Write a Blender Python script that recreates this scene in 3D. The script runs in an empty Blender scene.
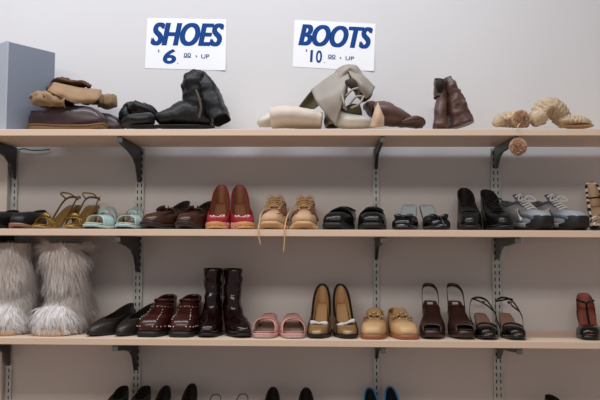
import bpy, math, random
from mathutils import Vector, Matrix, noise
from math import sin, cos, pi, radians as R

# ------------------------------------------------------------------ camera
sc = bpy.context.scene
C = sc.collection
CP = Vector((-0.2174, -2.6966, 1.5)); F = 700.0
YAW, PITCH, ROLL = -0.0277, 0.066, 0.004
fw = Vector((sin(YAW)*cos(PITCH), cos(YAW)*cos(PITCH), sin(PITCH)))
r0 = Vector((cos(YAW), -sin(YAW), 0)); u0 = r0.cross(fw)
rt = r0*cos(ROLL) + u0*sin(ROLL); up = -r0*sin(ROLL) + u0*cos(ROLL)
cd = bpy.data.cameras.new('camera'); cam = bpy.data.objects.new('camera', cd); C.objects.link(cam)
m = Matrix((rt, up, -fw)).transposed().to_4x4(); m.translation = CP
cam.matrix_world = m
cd.sensor_width = 36; cd.lens = F*36/600; cd.clip_start = .05
sc.camera = cam

def at(px, py, Y):
    """the point of the place that stands at depth Y behind a pixel of the photograph"""
    d = fw*F + rt*(px-300) - up*(py-200)
    return CP + d*((Y-CP.y)/d.y)

# ------------------------------------------------------------------ world, lights, exposure
w = bpy.data.worlds.new('world'); sc.world = w; w.use_nodes = True
bg = w.node_tree.nodes['Background']; bg.inputs[0].default_value = (1.0, .91, .87, 1); bg.inputs[1].default_value = .275
def area(name, loc, sx, sy, power, col, tilt=0):
    l = bpy.data.lights.new(name, 'AREA'); l.shape = 'RECTANGLE'; l.size = sx; l.size_y = sy
    l.energy = power; l.color = col
    o = bpy.data.objects.new(name, l); C.objects.link(o); o.location = loc; o.rotation_euler = (tilt, 0, 0)
    return o
area('ceiling_tube_light', (-.9, -2.75, 3.2), 3.6, .7, 68, (1, .89, .80))
area('ceiling_tube_light', (-.9, -.78, 3.2), 3.2, .25, 38, (.84, .91, 1))
sc.view_settings.view_transform = 'Standard'; sc.view_settings.look = 'None'
sc.view_settings.exposure = 0.0; sc.view_settings.gamma = 1
sc.view_settings.use_curve_mapping = False

# ------------------------------------------------------------------ materials
def srgb(c):
    return tuple(((v/255)/12.92 if v/255 <= .04045 else ((v/255+.055)/1.055)**2.4) for v in c)
MC = {}
def mat(name, col, rough=.5, metal=0, bump=0, bscale=60, var=0, vscale=12, spec=.5, coat=0, col2=None, kind='noise', trans=0):
    if name in MC: return MC[name]
    ma = bpy.data.materials.new(name); ma.use_nodes = True; nt = ma.node_tree; N = nt.nodes; L = nt.links
    b = N['Principled BSDF']; c = srgb(col) + (1,)
    b.inputs['Base Color'].default_value = c
    b.inputs['Roughness'].default_value = rough; b.inputs['Metallic'].default_value = metal
    b.inputs['Specular IOR Level'].default_value = spec; b.inputs['Coat Weight'].default_value = coat
    tc = N.new('ShaderNodeTexCoord')
    if var or col2 or kind != 'noise':
        ramp = N.new('ShaderNodeMix'); ramp.data_type = 'RGBA'
        c2 = (srgb(col2) + (1,)) if col2 else tuple(max(0, v*(1-var)) for v in c[:3]) + (1,)
        ramp.inputs[6].default_value = c; ramp.inputs[7].default_value = c2
        if kind == 'noise':
            t = N.new('ShaderNodeTexNoise'); t.inputs['Scale'].default_value = vscale; t.inputs['Detail'].default_value = 5
            mr = N.new('ShaderNodeMapRange'); mr.inputs[1].default_value = .35; mr.inputs[2].default_value = .65
            L.new(tc.outputs['Object'], t.inputs['Vector']); L.new(t.outputs['Fac'], mr.inputs[0]); L.new(mr.outputs[0], ramp.inputs[0])
        elif kind == 'check':
            t = N.new('ShaderNodeTexChecker'); t.inputs['Scale'].default_value = vscale
            L.new(tc.outputs['Object'], t.inputs['Vector']); L.new(t.outputs['Fac'], ramp.inputs[0])
        elif kind == 'zebra':
            t = N.new('ShaderNodeTexWave'); t.inputs['Scale'].default_value = vscale; t.inputs['Distortion'].default_value = 4
            t.bands_direction = 'Z'
            mr = N.new('ShaderNodeMapRange'); mr.inputs[1].default_value = .45; mr.inputs[2].default_value = .55
            L.new(tc.outputs['Object'], t.inputs['Vector']); L.new(t.outputs['Fac'], mr.inputs[0]); L.new(mr.outputs[0], ramp.inputs[0])
        elif kind == 'grain':
            mp = N.new('ShaderNodeMapping'); mp.inputs['Scale'].default_value = (.6, 14, 14)
            t = N.new('ShaderNodeTexNoise'); t.inputs['Scale'].default_value = vscale; t.inputs['Detail'].default_value = 6
            L.new(tc.outputs['Object'], mp.inputs[0]); L.new(mp.outputs[0], t.inputs['Vector']); L.new(t.outputs['Fac'], ramp.inputs[0])
        L.new(ramp.outputs[2], b.inputs['Base Color'])
    if bump:
        t2 = N.new('ShaderNodeTexNoise'); t2.inputs['Scale'].default_value = bscale; t2.inputs['Detail'].default_value = 4
        bp = N.new('ShaderNodeBump'); bp.inputs['Strength'].default_value = bump; bp.inputs['Distance'].default_value = .004
        L.new(tc.outputs['Object'], t2.inputs['Vector']); L.new(t2.outputs['Fac'], bp.inputs['Height']); L.new(bp.outputs[0], b.inputs['Normal'])
    MC[name] = ma
    return ma
M_wall = mat('wall_paint', (219, 217, 218), .75, bump=.08, bscale=90, var=.03, vscale=2)
M_wood = mat('maple_laminate', (233, 209, 187), .45, var=.12, vscale=9, kind='grain')
M_metal = mat('zinc_metal', (206, 212, 210), .42, metal=.35, var=.2, vscale=30)
M_bracket = mat('bracket_steel', (74, 74, 78), .45, metal=.6, var=.3, vscale=25)
M_zinc = mat('dull_zinc', (112, 118, 116), .5, metal=.4, var=.3, vscale=25)
M_dark = mat('slot_shade', (16, 15, 15), .9)
M_floor = mat('floor_boards', (150, 120, 100), .6, var=.2, vscale=3)
M_trim = mat('white_trim', (225, 222, 218), .5)
M_redtrim = mat('brown_trim', (125, 80, 66), .5)
M_paper = mat('paper', (246, 247, 250), .7)
M_blue = mat('blue_ink', (12, 66, 136), .7, spec=.2)
M_grey = mat('grey_enamel', (124, 131, 146), .45, var=.06, vscale=5)
M_greyedge = mat('grey_edge', (176, 184, 196), .4)
M_black = mat('black_leather', (13, 12, 13), .27, bump=.25, bscale=70, spec=.4)
M_bsoft = mat('black_soft_leather', (20, 19, 21), .42, bump=.5, bscale=50, spec=.35)
M_patent = mat('black_patent', (8, 8, 9), .1, spec=.5)
M_bsole = mat('black_sole', (17, 16, 16), .6)
M_binner = mat('dark_lining', (30, 26, 25), .8)

# ------------------------------------------------------------------ object helpers
def link(o, parent=None):
    C.objects.link(o)
    if parent: o.parent = parent
    return o
def props(o, label=None, cat=None, group=None, kind=None):
    if label: o['label'] = label
    if cat: o['category'] = cat
    if group: o['group'] = group
    if kind: o['kind'] = kind
    return o
def mesh(name, V, Fc, mt, parent=None, smooth=True, solid=0, off=-1, inner=None, sub=0, bev=0):
    me = bpy.data.meshes.new(name); me.from_pydata([tuple(v) for v in V], [], Fc); me.validate(); me.update()
    me.materials.append(mt)
    if inner: me.materials.append(inner)
    if smooth:
        me.polygons.foreach_set('use_smooth', [True]*len(me.polygons))
    o = link(bpy.data.objects.new(name, me), parent)
    if sub:
        s = o.modifiers.new('sub', 'SUBSURF'); s.levels = sub; s.render_levels = sub
    if solid:
        s = o.modifiers.new('solid', 'SOLIDIFY'); s.thickness = solid; s.offset = off
        if inner: s.material_offset = 1
    if bev:
        s = o.modifiers.new('bevel', 'BEVEL'); s.width = bev; s.segments = 2; s.limit_method = 'ANGLE'
    return o
def thing(name, label, cat, loc, rz=0, group=None):
    o = bpy.data.objects.new(name, None); o.empty_display_size = .02; link(o)
    o.location = loc; o.rotation_euler = (0, 0, rz)
    return props(o, label, cat, group)
def box(V, Fc, x0, x1, y0, y1, z0, z1):
    n = len(V)
    V += [(x, y, z) for z in (z0, z1) for x, y in ((x0, y0), (x1, y0), (x1, y1), (x0, y1))]
    Fc += [tuple(n+i for i in f) for f in ((3, 2, 1, 0), (4, 5, 6, 7), (0, 1, 5, 4), (1, 2, 6, 5), (2, 3, 7, 6), (3, 0, 4, 7))]
def boxobj(name, x0, x1, y0, y1, z0, z1, mt, parent=None, bev=0):
    V, Fc = [], []; box(V, Fc, x0, x1, y0, y1, z0, z1)
    return mesh(name, V, Fc, mt, parent, smooth=False, bev=bev)
def spl(P, n):
    """Catmull-Rom through points of any dimension"""
    P = [tuple(p) for p in P]
    if len(P) < 3:
        return [tuple(a+(b-a)*k/(n) for a, b in zip(P[0], P[-1])) for k in range(n+1)]
    Q = [tuple(2*a-b for a, b in zip(P[0], P[1]))] + P + [tuple(2*a-b for a, b in zip(P[-1], P[-2]))]
    out = []; S = len(P)-1
    for k in range(n+1):
        x = k/n*S; i = min(int(x), S-1); f = x-i
        a, b, c, d = Q[i:i+4]
        out.append(tuple(.5*(2*b_+(c_-a_)*f+(2*a_-5*b_+4*c_-d_)*f*f+(3*b_-a_-3*c_+d_)*f**3) for a_, b_, c_, d_ in zip(a, b, c, d)))
    return out
def tube_data(P, rad, ref=None, seg=24, n=8, cap=True, wr=0, wf=30, sq=1, seed=0, V=None, Fc=None):
    """loft along a path; rad: radius or list of (a,b) per control point, a along ref"""
    V = [] if V is None else V; Fc = [] if Fc is None else Fc
    base = len(V)
    if not isinstance(rad, list): rad = [(rad, rad)]*len(P)
    rad = [r if isinstance(r, tuple) else (r, r) for r in rad]
    D = spl([tuple(p)+tuple(r) for p, r in zip(P, rad)], seg)
    pts = [Vector(d[:3]) for d in D]; rr = [(max(1e-4, d[3]), max(1e-4, d[4])) for d in D]
    A = None
    for j, p in enumerate(pts):
        T = (pts[min(j+1, seg)]-pts[max(j-1, 0)])
        if T.length < 1e-9: T = Vector((0, 0, 1))
        T.normalize()
        if ref is not None: A = Vector(ref)
        elif A is None: A = Vector((0, 0, 1)) if abs(T.z) < .8 else Vector((0, 1, 0))
        A = A - T*A.dot(T)
        if A.length < 1e-5: A = Vector((1, 0, 0)) - T*T.x
        A.normalize(); B = T.cross(A)
        for i in range(n):
            th = 2*pi*i/n; c_, s_ = cos(th), sin(th)
            if sq != 1:
                c_ = math.copysign(abs(c_)**sq, c_); s_ = math.copysign(abs(s_)**sq, s_)
            v = p + A*(c_*rr[j][0]) + B*(s_*rr[j][1])
            if wr:
                q = v*wf + Vector((seed*7.3, seed*1.7, 0))
                dn = (A*c_ + B*s_)
                v = v + dn*(wr*noise.noise(q) + wr*.5*noise.noise(q*2.3))
            V.append(v)
    for j in range(seg):
        for i in range(n):
            a = base+j*n; b = a+n; k = (i+1) % n
            Fc.append((a+i, a+k, b+k, b+i))
    if cap:
        Fc.append(tuple(base+i for i in range(n))[::-1]); Fc.append(tuple(base+seg*n+i for i in range(n)))
    return V, Fc
def tube(name, P, rad, mt, parent=None, ref=None, seg=24, n=8, cap=True, wr=0, wf=30, sq=1, seed=0, **k):
    V, Fc = tube_data(P, rad, ref, seg, n, cap, wr, wf, sq, seed)
    return mesh(name, V, Fc, mt, parent, **k)

# ------------------------------------------------------------------ the setting
Z1, Z2, Z3, Z4, TH = 1.9035, 1.5569, 1.1847, .868, .0232
SH = {1: Z1, 2: Z2, 3: Z3, 4: Z4}
props(boxobj('wall_back', -2.4, 2.0, 0, .08, -.0, 3.2, M_wall), kind='structure')
props(boxobj('floor', -2.4, 2.0, -3.6, 0, -.05, 0, M_floor), kind='structure')
props(boxobj('trim_1', -1.462, -1.424, -.03, -.0005, 0, 1.875, M_trim, bev=.003), kind='structure')
props(boxobj('trim_2', -1.54, -1.464, -.02, -.0005, 0, 1.875, M_redtrim, bev=.003), kind='structure')
names = {1: 'topmost maple laminate shelf board, holding the boots', 2: 'second maple laminate shelf board from the top, holding sneakers and loafers',
         3: 'third maple laminate shelf board from the top, holding the white furry boots', 4: 'lowest maple laminate shelf board, under shoes of which only the tips show'}
for k in (1, 2, 3, 4):
    x0, x1 = -1.75, 1.55
    props(boxobj('shelf_board', x0, x1, -.305, -.014 if k > 1 else -.030, SH[k]-TH, SH[k], M_wood, bev=.0015), names[k], 'shelf', 'maple shelf boards')

# slotted standards ---------------------------------------------------
def standard(x, width, cols, label):
    t = thing('slotted_wall_standard', label, 'shelf standard', (x, 0, .6), 0, 'slotted metal wall standards')
    z1 = Z1-TH-.002-.6; V, Fc = [], []
    # front plate with real slots
    pitch = .0254; sl = .014; sw = .0042
    if cols == 2: xs = [-width/2, -width*.22-sw/2, -width*.22+sw/2, width*.22-sw/2, width*.22+sw/2, width/2]; hole = (1, 3)
    else: xs = [-width/2, -sw/2, sw/2, width/2]; hole = (1,)
    zs = [0]; z = .008
    while z+pitch < z1: zs += [z, z+sl]; z += pitch
    zs.append(z1)
    idx = {}
    for j, zz in enumerate(zs):
        for i, xx in enumerate(xs):
            idx[i, j] = len(V); V.append((xx, -.0112, zz))
    for j in range(len(zs)-1):
        for i in range(len(xs)-1):
            if i in hole and j % 2 == 1: continue
            Fc.append((idx[i, j], idx[i+1, j], idx[i+1, j+1], idx[i, j+1]))
    mesh('slotted_plate', V, Fc, M_metal, t, smooth=False, solid=.0014, off=-1)
    V, Fc = [], []
    box(V, Fc, -width/2, -width/2+.0015, -.0098, -.0005, 0, z1); box(V, Fc, width/2-.0015, width/2, -.0098, -.0005, 0, z1)
    mesh('channel_side', V, Fc, M_metal, t, smooth=False)
    boxobj('slot_shade_backing', -width/2+.002, width/2-.002, -.003, -.0006, 0, z1, M_dark, t)  # near-black sheet added so the slots read dark; shade put in as colour
    return t
UX = [(-1.404, .020, 1, 'narrow slotted metal wall standard beside the white trim, behind the furry boots'),
      (-.914, .034, 2, 'wide slotted metal wall standard behind the mint green mules'),
      (0, .021, 1, 'narrow slotted metal wall standard running down between black shoes and bow mules'),
      (.457, .036, 2, 'wide slotted metal wall standard below the hanging pompom')]
for a in UX: standard(*a)
# brackets ------------------------------------------------------------
def bracket(x, zsh, wd, label, mt, k=1.0):
    zt = zsh-TH-.0005
    t = thing('shelf_bracket', label, 'shelf bracket', (x, 0, zt), 0, 'steel shelf brackets')
    prof = [(-.013, 0), (-.292, 0), (-.292, -.016), (-.284, -.022), (-.17, -.036), (-.10, -.052), (-.062, -.075), (-.04, -.105), (-.028, -.13), (-.013, -.135)]
    prof = [(y, z*(k if z < -.04 else (k+1)/2)) for y, z in prof]; n = len(prof); V = []; Fc = []
    for s in (-1, 1):
        V += [(s*wd/2, y, z) for y, z in prof]
    Fc.append(tuple(range(n))); Fc.append(tuple(range(2*n-1, n-1, -1)))
    Fc += [(i, i+n, (i+1) % n+n, (i+1) % n) for i in range(n)]
    arm = mesh('bracket_arm', V, Fc, mt, t, smooth=False, bev=.001)
    V, Fc = [], []; box(V, Fc, -wd/2-.003, wd/2+.003, -.2945, -.2925, -.021, -.001)
    mesh('front_lip', V, Fc, M_zinc, arm, smooth=False)
shn = {1: 'top shelf', 2: 'middle shelf', 3: 'furry boot shelf'}
bn = ['beside the white trim', 'under the stretch left of the black shoes', 'on the narrow centre standard', 'on the wide standard below the hanging pompom']
bn = ['beside the white trim', 'on the wide standard behind the mint mules', 'on the narrow standard behind the tan loafers', 'on the wide standard below the pompom']
bn = ['beside the white trim', 'behind the mint mules', 'on the narrow centre standard', 'below the pompom']
for i, (x, wd, c, l) in enumerate(UX):
    for k in (1, 2, 3):
        bracket(x, SH[k], .011 if c == 1 else .013, f'dark steel bracket under the {shn[k]}, {bn[i]}', (M_bracket, M_bracket, M_bracket, M_zinc)[i], (.9, 1, .62, .6)[i])

# black cable under the top shelf
P = [at(20, 149.5, -.008), at(24, 148.6, -.012), at(30, 150, -.01), at(40, 150.4, -.008), at(50, 149.4, -.006)]
props(tube('loose_cable', P, .0022, M_bsole, seg=20, n=6), 'thin black cable end against the wall just below the top shelf', 'cable')

# grey box -------------------------------------------------------------
a = at(5.5, 40.5, -.26); b = at(54, 50.5, -.06)
a = Vector((a.x, -.27, Z1)); a2 = at(6, 100, -.27); b2 = at(54, 100, -.12)
g = thing('grey_box', 'tall grey metal box standing on the top shelf beside the maroon clogs', 'box', (a2.x, -.27, Z1+.0005), 0)
dx, dy = b2.x-a2.x, .15; Ls = math.hypot(dx, dy); ang = math.atan2(dy, dx); g.rotation_euler.z = ang
hb = at(6, 41.5, -.27).z-Z1
V, Fc = [], []
box(V, Fc, 0.004, Ls, 0, .10, 0, hb)
mesh('box_body', V, Fc, M_grey, g, smooth=False, bev=.001)
V, Fc = [], []; box(V, Fc, -.003, .004, -.0015, .1015, 0, hb+.0015)
mesh('box_rim', V, Fc, M_greyedge, g, smooth=False, bev=.001)

# signs ----------------------------------------------------------------
def sign(corners, word, price, label):
    TL, TR, BR, BL = [at(x, y, -.004) for x, y in corners]
    c = (TL+TR+BR+BL)/4
    ux = (TR-TL).normalized(); ang = math.atan2(ux.z, ux.x)
    t = thing('price_sign', label, 'sign', (c.x, -.0012, c.z), 0, 'price signs taped to the wall')
    t.rotation_euler = (pi/2, -ang, 0)
    loc = lambda p: ((p.x-c.x)*cos(ang)+(p.z-c.z)*sin(ang), -(p.x-c.x)*sin(ang)+(p.z-c.z)*cos(ang))
    q = [loc(p) for p in (BL, BR, TR, TL)]
    V = []; Fc = []; nx = 14
    for j in range(nx+1):
        for i in range(nx+1):
            u, v = i/nx, j/nx
            x = (q[0][0]*(1-u)+q[1][0]*u)*(1-v)+(q[3][0]*(1-u)+q[2][0]*u)*v
            y = (q[0][1]*(1-u)+q[1][1]*u)*(1-v)+(q[3][1]*(1-u)+q[2][1]*u)*v
            V.append((x, y, .006*max(0, u-.82)**2*30*max(0, .6-v)))
    for j in range(nx):
        for i in range(nx):
            k = j*(nx+1)+i; Fc.append((k, k+1, k+nx+2, k+nx+1))
    mesh('paper_sheet', V, Fc, M_paper, t, smooth=False, solid=.0003)
    W = q[1][0]-q[0][0]; H = q[3][1]-q[0][1]
    def txt(s, x0, x1, y0, y1, off, shear, name='lettering', z=.0006):
        cu = bpy.data.curves.new(name, 'FONT'); cu.body = s; cu.size = 1; cu.offset = off; cu.shear = shear; cu.extrude = .004
        cu.materials.append(M_blue)
        o = bpy.data.objects.new(name, cu); link(o, t)
        bpy.context.view_layer.update()
        xs = [v[0] for v in o.bound_box]; ys = [v[1] for v in o.bound_box]
        sx = (x1-x0)*W/(max(xs)-min(xs)); sy = (y1-y0)*H/(max(ys)-min(ys))
        o.scale = (sx, sy, .06)
        o.location = (-W/2+x0*W-min(xs)*sx, -H/2+y0*H-min(ys)*sy, z)
        # to a mesh of its own
        dg = bpy.context.evaluated_depsgraph_get(); me = bpy.data.meshes.new_from_object(o.evaluated_get(dg))
        me.materials.clear(); me.materials.append(M_blue)
        n = bpy.data.objects.new(name, me); link(n, t); n.scale = o.scale; n.location = o.location
        bpy.data.objects.remove(o)
    for a in price: txt(*a)
    txt(word, *( (.07, .955, .46, .92) ), .018, .22)
    for dx in (-.012, .012): txt(word, .07+dx, .955+dx, .46, .92, .018, .22, z=.0005)
    # underline of the cents
    ux0, ux1, uy = (.475, .57, .23) if word == 'SHOES' else (.43, .53, .205)
    V, Fc = [], []; box(V, Fc, -W/2+ux0*W, -W/2+ux1*W, -H/2+uy*H, -H/2+(uy+.012)*H, .0004, .0009); mesh('underline', V, Fc, M_blue, t, smooth=False)
sign([(147.2, 17.8), (226.2, 19), (225.5, 70.3), (144.7, 68)], 'SHOES',
     [('$', .155, .175, .32, .38, .0, 0), ('6', .22, .385, .10, .395, .03, 0.1), ('.', .40, .413, .105, .12, .02, 0), ('00', .48, .565, .245, .32, .01, 0), ('&', .625, .645, .24, .28, 0, 0), ('UP', .695, .795, .215, .30, .01, 0)],
     'white paper sign reading SHOES $6.00 & UP in blue, taped above the black boots')
sign([(294.5, 19.5), (375.7, 23.5), (373.8, 71), (292.5, 66.5)], 'BOOTS',
     [('$', .155, .175, .33, .385, .0, 0), ('1', .215, .245, .12, .375, .02, 0), ('0', .285, .36, .11, .375, .02, 0), ('.', .385, .398, .115, .13, .02, 0), ('00', .435, .525, .225, .30, .01, 0), ('&', .58, .60, .22, .26, 0, 0), ('UP', .65, .755, .20, .28, .01, 0)],
     'white paper sign reading BOOTS $10.00 & UP in blue, taped above the taupe boots')

# ------------------------------------------------------------------ shoe kit
def sm(a, b, x):
    x = min(1, max(0, (x-a)/(b-a))); return x*x*(3-2*x)
def pl(P, x):
    if x <= P[0][0]: return P[0][1]
    for (a, b), (c, d) in zip(P, P[1:]):
        if x <= c: return b+(d-b)*sm(0, 1, (x-a)/(c-a))
    return P[-1][1]
class Form:
    """a last: outline and footbed of one shoe; heel towards +y, toe towards -y, sole bottom at z=0"""
    N = 48
    def __init__(s, L, W, side=1, hh=.0, plat=.012, spring=.006, heel=.66, waist=.66, toe=.55, toew=.92, seat=.2, ball=.7, bend=.05):
        s.L, s.W, s.side, s.hh, s.plat, s.spring, s.toek, s.bend, s.seat, s.ball = L, W, side, hh, plat, spring, toe, bend, seat, ball
        s.P = [(0, heel*1.1), (.2, heel), (.42, waist), (.68, 1.0), (.85, toew), (1, toew*.95)]
    def zf(s, t):
        return s.plat + s.hh*(1-sm(s.seat-.12, s.ball+.03, t)) + s.spring*max(0, (t-.78)/.22)**2
    def cx(s, t): return -s.side*s.W*s.bend*(sm(.45, 1, t)*1.2 - .5*sin(pi*t))
    def pt(s, phi, k=1, dz=0, grow=0):
        t = (1-cos(phi))/2; sn = abs(sin(phi)); kk = .62*(1-sm(.5, 1, t))+s.toek*sm(.5, 1, t)
        sg = 1 if sin(phi) >= 0 else -1
        x = s.cx(t)+sg*(s.W/2*k+grow*.9)*pl(s.P, t)*sn**kk
        y = s.L/2-t*s.L
        y = y*(1 if not grow else (1+2*grow/s.L))
        return Vector((x, y*(.5+.5*k) if k != 1 else y, s.zf(t)+dz))
    def hw(s, t):
        ph = math.acos(max(-1, min(1, 1-2*t))); return abs(s.pt(ph).x-s.cx(t))
    def ring(s, k=1, dz=0, grow=0): return [s.pt(2*pi*i/s.N, k, dz, grow) for i in range(s.N)]
def ladder(n, base, flip=False):
    Fc = []; h = n//2
    for i in range(h):
        a, b = base+i, base+i+1; c, d = base+(n-i-1) % n, base+(n-i) % n
        f = [a, b, c, d] if i > 0 else [a, b, c]
        if i == h-1: f = [a, b, d] if i > 0 else f
        f = list(dict.fromkeys(f)); Fc.append(tuple(f if not flip else f[::-1]))
    return Fc
def sole(f, parent, mt, bottom=None, th=.006, grow=.002, name='sole', dz=.001, k=1, mid=0):
    """bottom(t): height of the underside; None keeps thickness th"""
    n = f.N; top = f.ring(k, dz, grow); bot = []; md = []
    for i in range(n):
        p = f.pt(2*pi*i/n, k, 0, grow*.6); t = (1-cos(2*pi*i/n))/2
        p.z = bottom(t) if bottom else max(f.zf(t)-th, 0)
        bot.append(p); q = top[i].lerp(p, .5); q.x *= 1+mid; md.append(q)
    V = top+md+bot; Fc = []
    for j in range(2):
        for i in range(n):
            k2 = (i+1) % n; a = j*n
            Fc.append((a+i, a+k2, a+n+k2, a+n+i)[::-1] if False else (a+i, a+k2, a+n+k2, a+n+i))
    Fc += ladder(n, 0, True); Fc += ladder(n, 2*n)
    return mesh(name, V, Fc, mt, parent)
def insole(f, parent, mt, k=.93, dz=.003, name='insole', t0=0, t1=1):
    V = []; Fc = []; n = 24
    for j in range(n+1):
        t = t0+(t1-t0)*j/n; ph = math.acos(max(-1, min(1, 1-2*t)))
        for q in (-1, -.6, 0, .6, 1):
            p = f.pt(ph); x = f.cx(t)+(p.x-f.cx(t))*k*q
            V.append((x, p.y*(.985), f.zf(t)+dz+.003*abs(q)**3))
    for j in range(n):
        for i in range(4):
            a = j*5+i; Fc.append((a, a+5, a+6, a+1))
    return mesh(name, V, Fc, mt, parent, solid=.002, off=-1)
def heel(f, parent, mt, t1=.24, fx=.3, fy=.3, cy=.5, th=.004, curve=.5, name='heel', tip=None, lean=0):
    """block under the heel seat, tapering to fx, fy at the floor"""
    m = 14; ph1 = math.acos(1-2*t1); ring = []
    for i in range(m+1):
        ph = -ph1+2*ph1*i/m; p = f.pt(ph, .98); p.z -= th; ring.append(p)
    yc = ring[m//2].y*(1-cy)+ring[0].y*cy; xc = 0
    xc = sum(p.x for p in ring)/len(ring)
    n0 = len(ring); brk = [Vector((ring[-1].x*(1-q)+ring[0].x*q, ring[-1].y*(1-q)+ring[0].y*q, ring[0].z)) for q in (.25, .5, .75)]
    ring += brk; n = len(ring); V = []; Fc = []; K = 9
    for j in range(K+1):
        u = j/K; s_ = u**curve
        sx = 1+(fx-1)*s_; sy = 1+(fy-1)*s_
        for p in ring:
            V.append(Vector((xc+(p.x-xc)*sx, yc+(p.y-yc)*sy-lean*u, p.z*(1-u))))
    for j in range(K):
        for i in range(n):
            a = j*n; k2 = (i+1) % n; Fc.append((a+i, a+k2, a+n+k2, a+n+i)[::-1])
    Fc.append(tuple(range(n))); Fc.append(tuple(K*n+i for i in range(n))[::-1])
    return mesh(name, V, Fc, mt, parent)
def upper(f, parent, mt, inner, t0=.02, t1=.6, ow=.8, hb=.06, hs=.045, ht=.05, box_=1.0, bulge=.003, shaft=None, name='upper', wr=0, wf=30, seed=0,
          thick=.0022, tk=.8, heelw=.7, throatw=.9, ps=1.5, toey=0, tb=None):
    n = f.N; top = []; LV = 11; V = []
    for i in range(n):
        ph = 2*pi*i/n; c = cos(ph); sn = sin(ph); tt = (1-c)/2; tau = t0+(t1-t0)*tt
        wq = pl([(0, heelw), (.45, .78), (1, throatw)], tt)
        kk = .75*(1-tt)+tk*tt
        x = f.cx(tau)+math.copysign(abs(sn)**kk, sn)*f.W/2*ow*wq if abs(sn) > 1e-9 else f.cx(tau)
        h = hs+(hb-hs)*max(0, c)**ps+(ht-hs)*max(0, -c)**ps
        top.append(Vector((x, f.L/2-tau*f.L, f.zf(tau)+h)))
    for j in range(LV+1):
        u = j/LV
        g = 1-cos(u*pi/2)**(1/box_ if box_ else 1); h = sin(u*pi/2)**(1/box_)
        for i in range(n):
            ph = 2*pi*i/n; B = f.pt(ph); T = top[i]; toe = sm(-.35, .55, -cos(ph))
            gg = u*(1-toe)+g*toe; hh_ = u*(1-toe)+h*toe
            if tb and toe:
                yf, hf = tb; a_ = min(1, u/.5)*pi/2; c_ = max(0, (u-.5)/.5)
                g1 = (1-cos(a_))*yf+(1-yf)*c_; h1 = hf*sin(a_)**.8+(1-hf)*(.55*c_+.45*c_*c_)
                gg = u*(1-toe)+g1*toe; hh_ = u*(1-toe)+h1*toe
                p = Vector((B.x+(T.x-B.x)*gg, B.y+(T.y-B.y)*gg, B.z+(T.z-B.z)*hh_))
            else:
                p = Vector((B.x+(T.x-B.x)*(u*(1-toe)+g*toe if toe else u), B.y+(T.y-B.y)*gg, B.z+(T.z-B.z)*hh_))
            nd = Vector((B.x-f.cx((1-cos(ph))/2), B.y*.5, 0)); nd.normalize()
            p += nd*bulge*sin(u*pi)*(1-toe*.6)
            if wr and j: p += nd*wr*noise.noise(p*wf+Vector((seed*3.1, 0, 0)))+Vector((0, 0, wr*toe*noise.noise(p*wf*1.4+Vector((0, seed, 5)))*min(1, u*2)))
            V.append(p)
    rings = LV+1
    if shaft:
        # shaft: list of (z, cy, rx, ry) control rings
        S = spl([(sum(v.z for v in top)/n, sum((v.y for v in (top[0], top[n//2])))/2, max(v.x for v in top)-0, abs(top[0].y-top[n//2].y)/2)]+shaft, 16)
        for q, (z, cy, rx, ry) in enumerate(S[1:]):
            bl = min(1, (q+1)/4)
            for i in range(n):
                ph = 2*pi*i/n
                e = Vector((math.copysign(abs(sin(ph))**.85, sin(ph))*rx, cy+cos(ph)*ry, z))
                if bl < 1:
                    e = Vector((top[i].x, top[i].y, z+(top[i].z-S[0][0])*(1-bl))).lerp(e, bl)
                if wr:
                    e += Vector((sin(ph), cos(ph), 0))*wr*noise.noise(Vector((e.x*wf*.5, e.y*wf*.5, e.z*wf*1.2+seed*3)))
                V.append(e)
            rings += 1
        top = V[-n:]
    Fc = []
    for j in range(rings-1):
        for i in range(n):
            a = j*n; k = (i+1) % n; Fc.append((a+i, a+n+i, a+n+k, a+k))
    o = mesh(name, V, Fc, mt, parent, solid=thick, off=-1, inner=inner)
    return o, [Vector(v) for v in top], V
def closed_tube(name, P, r, mt, parent, n=6, ref=None, step=1):
    P = [Vector(p) for p in P][::step]; V = []; Fc = []; m = len(P)
    for j in range(m):
        T = (P[(j+1) % m]-P[j-1]).normalized(); A = Vector(ref or (0, 0, 1)); A = (A-T*A.dot(T)).normalized(); B = T.cross(A)
        rr = r if isinstance(r, tuple) else (r, r)
        for i in range(n):
            V.append(P[j]+A*cos(2*pi*i/n)*rr[0]+B*sin(2*pi*i/n)*rr[1])
    for j in range(m):
        for i in range(n):
            a = j*n; b = ((j+1) % m)*n; k = (i+1) % n; Fc.append((a+i, a+k, b+k, b+i))
    return mesh(name, V, Fc, mt, parent)
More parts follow.
